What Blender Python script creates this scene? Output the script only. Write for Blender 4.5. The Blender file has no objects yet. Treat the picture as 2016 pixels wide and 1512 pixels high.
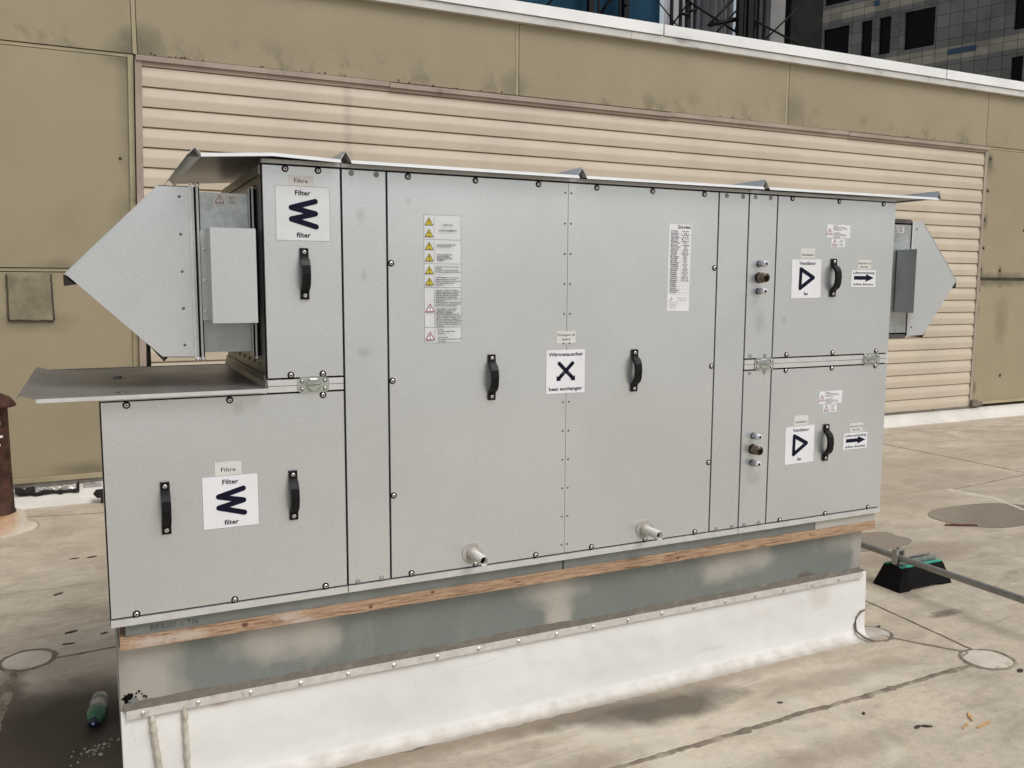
import bpy, math, random
from mathutils import Vector, Matrix
random.seed(7)
sc = bpy.context.scene
R = math.radians
# ------------------------------------------------------------------ camera
cam_d = bpy.data.cameras.new('camera'); cam = bpy.data.objects.new('camera', cam_d)
sc.collection.objects.link(cam); sc.camera = cam
cam_d.sensor_width = 36.0; cam_d.lens = 1714.5/2016*36.0; cam_d.clip_start = .05; cam_d.clip_end = 2000
def cam_matrix(yaw, pitch, roll, loc):
    fwd = Vector((math.sin(yaw)*math.cos(pitch), math.cos(yaw)*math.cos(pitch), math.sin(pitch)))
    r = Vector((math.cos(yaw), -math.sin(yaw), 0)); u = r.cross(fwd)
    r2 = math.cos(roll)*r + math.sin(roll)*u; u2 = -math.sin(roll)*r + math.cos(roll)*u
    m = Matrix((r2, u2, -fwd)).transposed().to_4x4(); m.translation = loc
    return m
cam.matrix_world = cam_matrix(.4485, -.1146, .0045, Vector((.106, -2.5908, 1.55)))
# ------------------------------------------------------------------ sky, sun, exposure (bright overcast day)
SUN_EL, SUN_AZ = 55.0, 150.0          # azimuth clockwise from +Y
w = bpy.data.worlds.new('World'); sc.world = w; w.use_nodes = True
nt = w.node_tree; nt.nodes.clear()
sky = nt.nodes.new('ShaderNodeTexSky'); sky.sky_type = 'NISHITA'; sky.sun_disc = False
sky.sun_elevation = R(SUN_EL); sky.sun_rotation = R(SUN_AZ); sky.air_density = 1.5; sky.dust_density = 4.0
hsv = nt.nodes.new('ShaderNodeHueSaturation'); hsv.inputs['Saturation'].default_value = .46
bg = nt.nodes.new('ShaderNodeBackground'); bg.inputs['Strength'].default_value = .10
wo = nt.nodes.new('ShaderNodeOutputWorld')
nt.links.new(sky.outputs[0], hsv.inputs['Color']); nt.links.new(hsv.outputs[0], bg.inputs['Color']); nt.links.new(bg.outputs[0], wo.inputs[0])
sun_d = bpy.data.lights.new('sun', 'SUN'); sun_d.energy = 1.2; sun_d.angle = R(30); sun_d.color = (1, .985, .955)
sun = bpy.data.objects.new('sun', sun_d); sc.collection.objects.link(sun)
sd = Vector((math.sin(R(SUN_AZ))*math.cos(R(SUN_EL)), math.cos(R(SUN_AZ))*math.cos(R(SUN_EL)), math.sin(R(SUN_EL))))
sun.rotation_euler = sd.to_track_quat('Z', 'Y').to_euler()
sc.view_settings.view_transform = 'Standard'; sc.view_settings.look = 'None'
sc.view_settings.gamma = 1; sc.view_settings.exposure = .24; sc.view_settings.use_curve_mapping = False
# ------------------------------------------------------------------ object helpers
def tag(o, label=None, cat=None, group=None, kind=None):
    if label: o['label'] = label
    if cat: o['category'] = cat
    if group: o['group'] = group
    if kind: o['kind'] = kind
    return o
def empty(name, loc, label=None, cat=None, group=None):
    o = bpy.data.objects.new(name, None); o.empty_display_size = .1
    sc.collection.objects.link(o); o.location = loc
    return tag(o, label, cat, group)
def world_loc(o):
    v = Vector(o.location)
    while o.parent: o = o.parent; v += Vector(o.location)
    return v
class MB:
    def __init__(s): s.v = []; s.f = []; s.m = []; s.sm = []
    def add(s, vs, fs, mi=0, smooth=False):
        b = len(s.v); s.v += [tuple(p) for p in vs]
        for f in fs: s.f.append([i+b for i in f]); s.m.append(mi); s.sm.append(smooth)
        return s
    def box(s, x0, x1, y0, y1, z0, z1, mi=0, skew=0.0, front=None):
        # skew shifts the bottom in x ; front = material of the face towards -y
        vs = [(x0+skew,y0,z0),(x1+skew,y0,z0),(x1+skew,y1,z0),(x0+skew,y1,z0),(x0,y0,z1),(x1,y0,z1),(x1,y1,z1),(x0,y1,z1)]
        fs = [(0,3,2,1),(4,5,6,7),(1,2,6,5),(2,3,7,6),(3,0,4,7)]
        s.add(vs, fs, mi); s.add(vs[:2]+[vs[5],vs[4]], [(0,1,2,3)], mi if front is None else front)
        return s
    def prism(s, pts, axis, a, b, mi=0, smooth=False, caps=True):
        # pts 2-D, extruded along axis between a and b: axis 'x'->(y,z) 'y'->(x,z) 'z'->(x,y)
        def P(u, v, t): return (t,u,v) if axis=='x' else ((u,t,v) if axis=='y' else (u,v,t))
        n = len(pts)
        area = sum(pts[i][0]*pts[(i+1)%n][1]-pts[(i+1)%n][0]*pts[i][1] for i in range(n))
        if area < 0: pts = pts[::-1]
        if axis == 'y': a, b = max(a,b), min(a,b)     # keep outward normals
        else: a, b = min(a,b), max(a,b)
        vs = [P(u,v,a) for u,v in pts]+[P(u,v,b) for u,v in pts]
        s.add(vs, [(i,(i+1)%n,(i+1)%n+n,i+n) for i in range(n)], mi, smooth)
        if caps: s.add(vs, [list(range(n))[::-1], list(range(n,2*n))], mi)
        return s
    def lathe(s, c, axis, prof, n=24, mi=0, smooth=True, hexa=False):
        # prof: list of (radius, distance along axis); axis a unit vector
        ax = Vector(axis).normalized(); t = Vector((0,0,1)) if abs(ax.z) < .9 else Vector((1,0,0))
        e1 = ax.cross(t).normalized(); e2 = ax.cross(e1); c = Vector(c); vs = []; fs = []
        for r, h in prof:
            for k in range(n):
                a = 2*math.pi*k/n; vs.append(c+ax*h+(e1*math.cos(a)+e2*math.sin(a))*r)
        for j in range(len(prof)-1):
            for k in range(n):
                fs.append((j*n+k, j*n+(k+1)%n, (j+1)*n+(k+1)%n, (j+1)*n+k))
        fs.append(list(range(n))[::-1]); fs.append(list(range((len(prof)-1)*n, len(prof)*n)))
        return s.add(vs, fs, mi, smooth)
    def tube(s, path, r, n=10, mi=0):
        path = [Vector(p) for p in path]; rings = []
        for i, p in enumerate(path):
            d = (path[min(i+1,len(path)-1)]-path[max(i-1,0)]).normalized()
            t = Vector((0,0,1)) if abs(d.z) < .9 else Vector((1,0,0))
            e1 = d.cross(t).normalized(); e2 = d.cross(e1); rr = r[i] if isinstance(r,(list,tuple)) else r
            rings.append([p+(e1*math.cos(2*math.pi*k/n)+e2*math.sin(2*math.pi*k/n))*rr for k in range(n)])
        vs = [q for g in rings for q in g]; m = len(path)
        fs = [(j*n+k, j*n+(k+1)%n, (j+1)*n+(k+1)%n, (j+1)*n+k) for j in range(m-1) for k in range(n)]
        fs += [list(range(n))[::-1], list(range((m-1)*n, m*n))]
        return s.add(vs, fs, mi, True)
    def bar(s, a, b, w, mi=0):      # square bar
        return s.tube([a,b], w*.7, 4, mi)
    def build(s, name, mats, parent=None, bevel=0, local=False, loc=None):
        # vertices are world coordinates unless local; then loc is where the part sits under its parent
        me = bpy.data.meshes.new(name)
        off = Vector((0,0,0))
        if not local and parent: off = world_loc(parent)
        if not local and not parent:
            xs = [p[0] for p in s.v]; ys = [p[1] for p in s.v]; zs = [p[2] for p in s.v]
            off = Vector(((min(xs)+max(xs))/2, (min(ys)+max(ys))/2, min(zs)))
        me.from_pydata([tuple(Vector(p)-off) for p in s.v], [], s.f)
        for m in (mats if isinstance(mats,(list,tuple)) else [mats]): me.materials.append(m)
        for p, mi, sm in zip(me.polygons, s.m, s.sm): p.material_index = mi; p.use_smooth = sm
        me.update()
        o = bpy.data.objects.new(name, me); sc.collection.objects.link(o)
        if parent: o.parent = parent
        if loc is not None: o.location = loc
        elif not local and not parent: o.location = off
        if bevel:
            b = o.modifiers.new('bevel', 'BEVEL'); b.width = bevel; b.segments = 2; b.limit_method = 'ANGLE'; b.angle_limit = R(40)
        return o
def copy_to(o, parent, loc):
    c = o.copy(); sc.collection.objects.link(c); c.parent = parent; c.location = loc
    return c
# ------------------------------------------------------------------ materials
class Mat:
    def __init__(s, name, col, rough=.6, metal=0.0, spec=.5):
        s.m = bpy.data.materials.new(name); s.m.use_nodes = True; s.t = s.m.node_tree; s.t.nodes.clear()
        s.out = s.N('ShaderNodeOutputMaterial'); s.b = s.N('ShaderNodeBsdfPrincipled'); s.L(s.b.outputs[0], s.out.inputs[0])
        s.b.inputs['Roughness'].default_value = rough; s.b.inputs['Metallic'].default_value = metal
        s.b.inputs['Specular IOR Level'].default_value = spec
        rgb = s.N('ShaderNodeRGB'); rgb.outputs[0].default_value = (*col,1); s.c = rgb.outputs[0]
        g = s.N('ShaderNodeNewGeometry'); s.p = g.outputs['Position']; s.h = None
    def N(s, t): return s.t.nodes.new(t)
    def L(s, a, b): s.t.links.new(a, b)
    def math(s, op, a, b=None, clamp=False):
        n = s.N('ShaderNodeMath'); n.operation = op; n.use_clamp = clamp
        for i, v in enumerate((a,b)):
            if v is None: continue
            if isinstance(v,(int,float)): n.inputs[i].default_value = v
            else: s.L(v, n.inputs[i])
        return n.outputs[0]
    def vmath(s, op, a, b):
        n = s.N('ShaderNodeVectorMath'); n.operation = op
        for i, v in enumerate((a,b)):
            if v is None: continue
            if isinstance(v,(tuple,list)): n.inputs[i].default_value = v
            else: s.L(v, n.inputs[i])
        return n.outputs['Value'] if op == 'LENGTH' else n.outputs[0]
    def noise(s, scale, detail=3, rough=.55, stretch=(1,1,1), dist=0.0, off=0.0):
        v = s.vmath('ADD', s.vmath('MULTIPLY', s.p, stretch), (off+.317,off*.7+.2713,off*1.3+.1931))   # keeps flat faces off the noise lattice planes
        if stretch == (1,1,1): v = s.rot(v)
        n = s.N('ShaderNodeTexNoise'); n.inputs['Scale'].default_value = scale; n.inputs['Detail'].default_value = detail
        n.inputs['Roughness'].default_value = rough; n.inputs['Distortion'].default_value = dist; s.L(v, n.inputs['Vector'])
        return n.outputs['Fac']
    def rot(s, v):
        n = s.N('ShaderNodeVectorRotate'); n.rotation_type = 'EULER_XYZ'; n.inputs['Rotation'].default_value = (.61,.37,.23); s.L(v, n.inputs['Vector']); return n.outputs[0]
    def ramp(s, v, a, b):      # linear 0..1 between a and b (a may exceed b)
        n = s.N('ShaderNodeMapRange'); n.interpolation_type = 'SMOOTHSTEP' if a < b else 'LINEAR'; s.L(v, n.inputs['Value'])
        n.inputs['From Min'].default_value = a; n.inputs['From Max'].default_value = b; n.clamp = True
        return n.outputs['Result']
    def mix(s, col, fac, mode='MIX'):
        n = s.N('ShaderNodeMix'); n.data_type = 'RGBA'; n.blend_type = mode
        if isinstance(fac,(int,float)): n.inputs['Factor'].default_value = fac
        else: s.L(fac, n.inputs['Factor'])
        s.L(s.c, n.inputs['A'])
        if isinstance(col,tuple): n.inputs['B'].default_value = (*col,1)
        else: s.L(col, n.inputs['B'])
        s.c = n.outputs['Result']; return s
    def vary(s, scale, amt, detail=4, stretch=(1,1,1), lo=.35, hi=.65, off=0.0, dist=0.0):   # darker / lighter mottling of the surface itself
        f = s.ramp(s.noise(scale, detail, .6, stretch, dist, off), lo, hi)
        g = s.math('ADD', s.math('MULTIPLY', f, 2*amt), 1-amt)
        n = s.N('ShaderNodeCombineXYZ')
        for i in range(3): s.L(g, n.inputs[i])
        return s.mix(n.outputs[0], 1.0, 'MULTIPLY')
    def patch(s, col, strength, scale, lo, hi, stretch=(1,1,1), off=0.0, dist=0.0, detail=4):
        return s.mix(col, s.math('MULTIPLY', s.ramp(s.noise(scale, detail, .6, stretch, dist, off), lo, hi), strength))
    def spot(s, c, r, col, strength=1.0, soft=.5, wob=.3, wscale=6.0, rough=None, detail=3):
        # a stain with its own place and ragged outline
        nz = s.N('ShaderNodeTexNoise'); nz.inputs['Scale'].default_value = wscale; nz.inputs['Detail'].default_value = detail; s.L(s.p, nz.inputs['Vector'])
        d = s.vmath('MULTIPLY', s.vmath('SUBTRACT', s.p, c), (1/r[0],1/r[1],1/r[2]))
        dl = s.math('ADD', s.vmath('LENGTH', d, None), s.math('MULTIPLY', s.math('SUBTRACT', nz.outputs['Fac'], .5), wob*2))
        k = s.ramp(dl, 1.0+soft*.5, 1.0-soft*.5); k2 = s.math('MULTIPLY', k, strength)
        s.mix(col, k2)
        if rough is not None:
            base = s.b.inputs['Roughness']
            n = s.N('ShaderNodeMix'); s.L(k2, n.inputs[0]); 
            if base.is_linked: s.L(base.links[0].from_socket, n.inputs[2])
            else: n.inputs[2].default_value = base.default_value
            n.inputs[3].default_value = rough; s.L(n.outputs[0], base)
        return s
    def rvary(s, scale, amt, stretch=(1,1,1)):
        r0 = s.b.inputs['Roughness'].default_value
        s.L(s.math('ADD', s.math('MULTIPLY', s.noise(scale,3,.5,stretch), 2*amt), r0-amt), s.b.inputs['Roughness']); return s
    def bump(s, scale, strength, dist=.002, detail=4, stretch=(1,1,1)):
        n = s.N('ShaderNodeBump'); n.inputs['Strength'].default_value = strength; n.inputs['Distance'].default_value = dist
        s.L(s.noise(scale, detail, .6, stretch), n.inputs['Height'])
        if s.b.inputs['Normal'].is_linked: s.L(s.b.inputs['Normal'].links[0].from_socket, n.inputs['Normal'])
        s.L(n.outputs[0], s.b.inputs['Normal']); return s
    def done(s): s.L(s.c, s.b.inputs['Base Color']); return s.m
GZ = .03
M = {}
# aluminium-zinc coated panels
m = Mat('zinc_coated_panel', (.70,.73,.75), .34, .78)
m.vary(300, .06, 2).vary(1.6, .03, 3).rvary(200, .05)
m.patch((.42,.41,.39), .25, 7, .72, .82, (1,1,.6), 3.0).patch((.42,.40,.38), .25, 30, .76, .82, (1,1,.5), 9)
for c, r in (((.845,0,1.752),(.012,.05,.02)),((.855,0,1.575),(.008,.05,.014)),((.474,0,1.188),(.016,.05,.016)),((.995,0,1.80),(.008,.05,.008)),((.85,0,1.34),(.02,.05,.014)),((2.40,0,1.41),(.02,.05,.04)),((2.52,0,1.415),(.012,.05,.014)),((1.06,0,1.45),(.006,.05,.02)),((2.40,0,.80),(.03,.05,.02))):
    m.spot(c, r, (.34,.34,.33), .28, 1.1, .8, 70)
M['panel'] = m.bump(300, .05, .0005, 2).bump(2.0, .18, .012, 1).done()
m = Mat('folded_sheet', (.58,.59,.585), .40, .65); m.vary(230,.08,2).vary(4,.05).patch((.30,.29,.27),.3,5,.58,.75,(1,1,1),2); M['sheet'] = m.bump(180,.08,.001).done()
m = Mat('shaded_weathered_tray', (.25,.245,.235), .42, .55); m.vary(150,.06,2).vary(5,.12).patch((.20,.18,.15),.6,6,.5,.75,(1,1,1),4)  # base colour darkened for the shade beneath the hood, stains on top
m.spot((.17,.05,1.24),(.022,.016,.05),(.10,.09,.08),.8,.5,.4,40).spot((.17,.42,1.24),(.03,.02,.05),(.08,.07,.06),.8,.5,.4,40); M['tray'] = m.rvary(8,.1).done()
m = Mat('galvanised_steel', (.46,.49,.495), .38, .75); m.vary(14,.12,3).vary(60,.06,2).patch((.62,.66,.66),.4,30,.55,.7).spot((.46,.1,1.40),(.16,.2,.06),(.36,.39,.40),.6,.8,.3,10); M['galv'] = m.done()
M['hem'] = Mat('sky_lit_canopy_hem', (.60,.61,.61), .5, .1).vary(12,.03).done()  # pale colour carries the sky sheen of the tilted hem
M['edge'] = Mat('bright_folded_edge', (.70,.71,.71), .38, .5).vary(20,.05).done()
M['bracket'] = Mat('zinc_plated_bracket', (.50,.54,.51), .30, .85).vary(40,.15).done()
M['gasket'] = Mat('black_gasket', (.005,.005,.006), .9, 0, .15).vary(30,.2).done()
M['plastic'] = Mat('black_plastic', (.004,.004,.0045), .42, 0, .25).vary(60,.2).bump(400,.1,.0005).done()
M['screw'] = Mat('bright_screw_steel', (.72,.70,.68), .22, 1.0).vary(90,.1).done()
M['plug'] = Mat('grey_plug_cap', (.30,.30,.295), .6, .1).vary(60,.1).done()
M['rivet'] = Mat('dark_rivet_steel', (.16,.15,.15), .45, .6).vary(60,.1).done()
M['label'] = Mat('white_label_film', (.80,.81,.84), .45).vary(9,.03).done()
M['tape'] = Mat('translucent_label_tape', (.69,.68,.65), .5).vary(9,.03).done()
M['tape_warm'] = Mat('warm_label_tape', (.66,.64,.61), .5).vary(9,.03).done()
M['labgrey'] = Mat('grey_label_film', (.70,.715,.73), .4, .1).vary(12,.03).done()
M['navy'] = Mat('navy_print', (.006,.005,.022), .6, 0, .15).vary(40,.1).done()
M['ink'] = Mat('black_print', (.008,.008,.009), .6, 0, .15).vary(40,.1).done()
M['greyink'] = Mat('grey_print', (.035,.035,.04), .6, 0, .15).vary(40,.1).done()
M['line'] = Mat('grey_rule_print', (.25,.25,.27), .5).vary(40,.1).done()
M['yellow'] = Mat('yellow_warning_print', (.60,.50,.03), .45).vary(40,.05).done()
M['red'] = Mat('red_warning_print', (.30,.03,.05), .45).vary(40,.05).done()
M['gland'] = Mat('grey_gland_nut', (.33,.33,.36), .4, .35).vary(60,.1).done()
M['glandend'] = Mat('pale_gland_end', (.72,.71,.74), .4).vary(60,.05).done()
M['brass'] = Mat('tarnished_brass', (.20,.155,.11), .4, .8).vary(50,.2).done()
M['hole'] = Mat('dark_bore', (.004,.004,.004), .9, 0, .1).vary(50,.2).done()
M['pvc'] = Mat('cream_drain_plastic', (.60,.585,.54), .4).vary(20,.06).patch((.30,.27,.22),.5,40,.55,.75).done()
M['pvcflange'] = Mat('grimy_cream_flange', (.42,.40,.365), .5).vary(30,.12).patch((.22,.19,.16),.5,40,.5,.75).done()
M['marker'] = Mat('faded_marker_ink', (.10,.11,.11), .6).vary(120,.3).done()
# kerb
m = Mat('grey_green_metal', (.205,.228,.215), .42, .25); m.vary(60,.03).vary(2,.05)
PALE = (.50,.465,.42)
for c, r, st in (((.20,.04,.42),(.085,.2,.20),.95),((.60,.04,.475),(.15,.2,.055),.85),((.70,.04,.455),(.055,.2,.07),.8),((.53,.04,.455),(.05,.2,.05),.6),
                 ((1.53,.04,.47),(.11,.2,.05),.8),((1.56,.04,.40),(.05,.2,.09),.95),((1.56,.04,.34),(.045,.2,.06),.9),
                 ((2.36,.04,.46),(.16,.2,.045),.75),((2.28,.04,.425),(.08,.2,.04),.6),((2.48,.04,.48),(.05,.2,.04),.55),((2.94,.04,.48),(.13,.2,.05),.55),((3.02,.04,.43),(.035,.2,.12),.8)):
    m.spot(c, r, PALE, st*.85, 1.0, .75, 12, None, 7)
m.patch((.10,.09,.075),.5,60,.70,.76).patch((.62,.60,.56),.5,55,.72,.76,(1,1,1),7)
m.spot((2.72,.04,.345),(.05,.2,.02),(.12,.10,.08),.8,.6,.6,50); m.patch((.36,.37,.345),.35,5,.55,.75,(1,1,.35),17).patch((.12,.125,.115),.4,28,.70,.76,(1.6,1,.5),23); M['skirt'] = m.bump(60,.05,.001).bump(2.5,.15,.01,2).done()
m = Mat('grey_cap_strip', (.22,.24,.23), .45, .3); m.vary(30,.06).vary(4,.08).patch((.09,.09,.08),.5,50,.68,.75); M['cap'] = m.done()
M['cappale'] = Mat('pale_cap_strip', (.50,.48,.44), .5, .2).vary(20,.06).patch((.25,.22,.18),.4,40,.6,.75).done()
m = Mat('fir_timber', (.40,.265,.17), .7); m.vary(9,.22,5,(.9,9,9),.3,.7,0,2.2).patch((.15,.06,.025),.8,8,.53,.60,(.7,16,16),5,1.8).patch((.55,.38,.24),.5,11,.5,.7,(.6,10,10),11,1.0)
for c, r in (((.475,.02,.536),(.010,.1,.007)),((.86,.02,.530),(.007,.1,.006)),((1.07,.02,.545),(.007,.1,.005)),((2.05,.02,.527),(.006,.1,.005))): m.spot(c, r, (.10,.03,.012), .9, .7, .3, 60)
for c, r in (((.22,.02,.53),(.05,.1,.014)),((.31,.02,.533),(.05,.1,.012)),((.60,.02,.54),(.035,.1,.012)),((.64,.02,.52),(.04,.1,.01))): m.spot(c, r, (.52,.45,.40), .75, .9, .8, 60, None, 5)
M['wood'] = m.bump(12,.3,.003,5,(.8,10,10)).done()
m = Mat('pale_bar_metal', (.62,.59,.55), .5, .1); m.vary(30,.08).patch((.26,.22,.18),.5,35,.55,.75); M['bar'] = m.done()
M['caulk'] = Mat('brown_grey_caulk', (.125,.11,.088), .75).vary(30,.12).patch((.24,.215,.175),.5,14,.55,.7,(1,3,3)).bump(60,.5,.004).done()
m = Mat('white_membrane', (.77,.765,.74), .5); m.vary(1.6,.035).vary(12,.015)
m.patch((.45,.42,.38),.30,1.6,.56,.78,(1,1,1),3).patch((.25,.19,.15),.7,38,.765,.80,(1,1,1),5).patch((.38,.33,.27),.5,9,.70,.82,(1,1,2),8)
m.spot((2.8,.03,.25),(.05,.1,.05),(.60,.58,.53),.6,.8,.5,12).spot((.40,.03,.30),(.03,.1,.012),(.42,.28,.20),.5,.9,.6,60).spot((.26,.03,.305),(.02,.1,.006),(.30,.16,.09),.7,.8,.6,80)
m.spot((1.6,0,.020),(4.0,.8,.032),(.36,.31,.25),.85,1.1,.55,18,None,7)
m.patch((.52,.49,.45),.3,9,.60,.75,(.5,1,2.2),51,1.0,6).patch((.36,.33,.29),.4,3.2,.68,.74,(2.2,1,.5),61,2.5,5)
M['membrane'] = m.bump(14,.22,.006,3).bump(3.2,.55,.03,2).bump(120,.12,.001,2).done()
M['bead'] = Mat('cream_sealant', (.50,.465,.40), .55).vary(40,.12).patch((.30,.27,.22),.5,60,.55,.7).done()
# roof
m = Mat('roof_membrane', (.435,.375,.292), .62)
m.vary(.7,.12,5).vary(3.2,.10,6,(1,1.6,1),.35,.65,2.0,.6).vary(26,.06,4).vary(90,.06,3)
m.patch((.31,.255,.185),.5,1.3,.50,.70,(1,1.3,1),6,.8,7).patch((.60,.545,.46),.55,1.9,.52,.70,(1,1,1),14,.9,6)
m.patch((.25,.20,.15),.35,2.4,.53,.68,(.45,2.2,1),21,1.8,7).patch((.62,.57,.49),.3,4,.56,.70,(.4,2.5,1),33,1.5,6).patch((.24,.195,.14),.3,7,.58,.68,(.6,1.6,1),41,1.2,7)
m.patch((.13,.10,.07),.6,22,.735,.76,(1,1,1),4).patch((.07,.05,.035),.7,60,.75,.775,(1,1,1),9).patch((.33,.22,.13),.4,15,.72,.78,(1,1,1),18)
D = (.165,.13,.095)
for c, r, col, st, so, wo_, ws in (
    ((1.60,-.055,0),(.27,.055,1),(.10,.08,.058),.85,.9,.7,9),((1.93,-.135,0),(.27,.085,1),(.088,.07,.05),.9,.85,.6,8),((1.78,-.10,0),(.12,.05,1),(.10,.08,.058),.7,.9,.6,14),((1.05,-.02,0),(.62,.06,1),(.22,.17,.12),.75,1.0,.5,11),
    ((.99,.0,0),(.055,.028,1),(.10,.08,.06),.8,.35,.3,20),((2.35,-.03,0),(.5,.05,1),(.25,.20,.15),.5,1.0,.6,9),
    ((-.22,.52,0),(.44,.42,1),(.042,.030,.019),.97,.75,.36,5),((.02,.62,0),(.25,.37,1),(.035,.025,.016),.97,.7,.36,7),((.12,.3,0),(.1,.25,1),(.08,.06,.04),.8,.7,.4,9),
    ((-.24,1.0,0),(.05,.22,1),(.09,.07,.05),.7,.8,.6,20),((3.2,.9,0),(.5,.3,1),(.30,.24,.17),.5,.9,.5,6),((4.2,.75,0),(.5,.16,1),(.24,.19,.14),.6,.6,.5,6),((5.0,1.9,0),(1.1,.4,1),(.28,.22,.155),.5,1.0,.6,4),
    ((3.63,.06,0),(.09,.03,1),(.14,.11,.09),.8,.8,.8,30),((2.25,-.62,0),(.30,.06,1),(.26,.21,.16),.5,1.0,.9,12),((1.45,-.33,0),(.25,.04,1),(.26,.21,.16),.6,1.0,.9,14),((2.75,-.22,0),(.35,.05,1),(.28,.23,.17),.55,1.0,.9,12),((7,2.6,0),(1.6,.35,1),(.30,.24,.17),.45,1.0,.6,3)):
    m.spot(c, r, col, st, so, wo_, ws, None, 5)
M['roof'] = m.rvary(3,.08).bump(2.5,.35,.03,3).bump(45,.15,.002).done()
m = Mat('wet_roof', (.20,.172,.14), .25, 0, .35); m.vary(6,.05); M['puddle'] = m.done()
m = Mat('dirty_sealant', (.17,.135,.10), .7); m.vary(25,.25).patch((.36,.31,.24),.6,9,.5,.65); M['seam'] = m.bump(60,.5,.003).done()
m = Mat('patch_membrane', (.55,.50,.42), .6); m.vary(7,.12,5).patch((.28,.23,.17),.5,14,.55,.7); M['patch'] = m.done()
# penthouse
m = Mat('tan_metal_panel', (.338,.284,.184), .55); m.vary(.5,.05,3).vary(3,.025,4).patch((.20,.17,.105),.22,1.5,.58,.80,(1,1,1),5)
for zt in (3.13, 1.66):   # mildew creeping up from the foot of each row of panels
    pass
nz = m.noise(5.5,6,.65,(1,1,.9)); sep = m.N('ShaderNodeSeparateXYZ'); m.L(m.p, sep.inputs[0]); zz = sep.outputs['Z']; xx = sep.outputs['X']
mil = m.math('MULTIPLY', m.ramp(nz,.50,.68), m.math('MULTIPLY', m.ramp(zz,3.36,3.12), m.ramp(zz,3.09,3.10)))
m.mix((.13,.115,.065), m.math('MULTIPLY', mil, .6))
for c, r, st in (((.50,4.14,3.16),(.11,.3,.12),.75),((.36,4.14,3.12),(.10,.3,.09),.6),((.40,4.14,2.7),(.06,.3,.5),.4),((.35,4.14,1.9),(.08,.3,.25),.35),((6.38,4.14,3.25),(.14,.3,.16),.5),((9.3,4.14,2.9),(.10,.3,.10),.5),((9.32,4.14,1.62),(.6,.3,.07),.65),((9.9,4.14,1.62),(.6,.3,.06),.6),((9.7,4.14,1.15),(.10,.3,.22),.45),((-.27,4.14,1.28),(.22,.3,.06),.45),((-.1,4.14,1.65),(.12,.3,.05),.4),((.0,4.14,.24),(.16,.3,.05),.6),((3.36,4.14,3.18),(.10,.3,.1),.5)):
    m.spot(c, r, (.10,.09,.055), st*.85, 1.1, .7, 9, None, 6)
for x, z in ((9.33,2.98),(9.31,2.30),(9.29,1.74),(9.62,1.73),(9.27,1.30),(9.26,.74),(9.30,.40)):
    m.spot((x,4.14,z-.03), (.035,.3,.075), (.085,.07,.04), .6, 1.0, .7, 22, None, 4)
m.patch((.03,.025,.02),.8,24,.775,.80,(1,1,1),12); M['tan'] = m.bump(1.2,.25,.01,2).done()
m = Mat('tan_patch_plate', (.25,.215,.14), .6); m.vary(6,.2,5).patch((.15,.12,.075),.6,9,.5,.7); M['tanpatch'] = m.done()
M['tantrim'] = Mat('tan_joint_strip', (.38,.325,.205), .5).vary(2,.12).patch((.10,.085,.06),.5,6,.58,.75).done()
M['shadowgap'] = Mat('dirty_joint_caulk', (.06,.05,.035), .8).vary(8,.3).done()
m = Mat('cream_vinyl_siding', (.565,.485,.378), .5); m.vary(.9,.05,3).vary(6,.02).patch((.38,.31,.25),.30,1.1,.60,.80,(1,1,.2),4).spot((1.93,4.1,2.9),(.03,.5,1.2),(.40,.33,.28),.5,1.2,.3,12); M['siding'] = m.done()
M['jtrim'] = Mat('pinkish_beige_trim', (.37,.30,.245), .5).vary(3,.10).patch((.14,.115,.09),.6,9,.6,.75).done()
m = Mat('white_coping', (.86,.87,.87), .4, .05); m.vary(1.2,.05).patch((.52,.53,.54),.4,3,.58,.75,(.3,1,1)).patch((.2,.19,.17),.5,20,.74,.80); M['coping'] = m.done()
m = Mat('dirty_white_trim', (.62,.61,.58), .45); m.vary(3,.08).patch((.22,.20,.17),.6,7,.60,.75,(.4,1,1)); M['coptrim'] = m.done()
m = Mat('white_base_flashing', (.66,.63,.58), .55); m.vary(2,.08).patch((.25,.21,.17),.5,5,.60,.75); M['baseflash'] = m.bump(6,.3,.02).done()
M['basemetal'] = Mat('grimy_base_metal', (.20,.18,.15), .5, .3).vary(5,.2).patch((.05,.04,.03),.7,14,.6,.7).done()
M['foil'] = Mat('crinkled_foil', (.75,.73,.72), .22, .9).vary(14,.3).bump(40,.8,.02).done()
M['torn'] = Mat('torn_black_felt', (.015,.012,.010), .8).vary(20,.4).done()
# other things
m = Mat('rusted_steel', (.060,.024,.013), .75, .2); m.vary(14,.45,6).patch((.20,.075,.025),.7,5,.55,.72,(1,1,.35),3).patch((.012,.008,.006),.8,9,.5,.65,(1,1,.5),8); M['rust'] = m.bump(40,.5,.004).done()
m = Mat('stained_boot', (.55,.49,.40), .55); m.vary(6,.08).spot((-.5,3.38,.12),(.13,.16,.10),(.35,.16,.05),.85,.8,.5,16); M['boot'] = m.done()
M['flake'] = Mat('peeling_white_paint', (.72,.72,.73), .6).vary(30,.1).done()
M['conduit'] = Mat('dull_conduit', (.27,.265,.25), .36, .55).vary(30,.1).vary(4,.08).done()
M['rubber'] = Mat('black_recycled_rubber', (.004,.004,.004), .85, 0, .2).vary(70,.4).bump(90,.5,.003).done()
M['teal'] = Mat('teal_reflective_strip', (.035,.38,.27), .45).vary(20,.08).done()
M['strut'] = Mat('galvanised_strut', (.34,.36,.35), .4, .7).vary(30,.12).done()
M['splint'] = Mat('orange_wood_splinter', (.52,.32,.14), .7).vary(60,.2).done()
M['leaf'] = Mat('dark_dry_leaf', (.045,.03,.022), .8).vary(80,.4).done()
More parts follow.
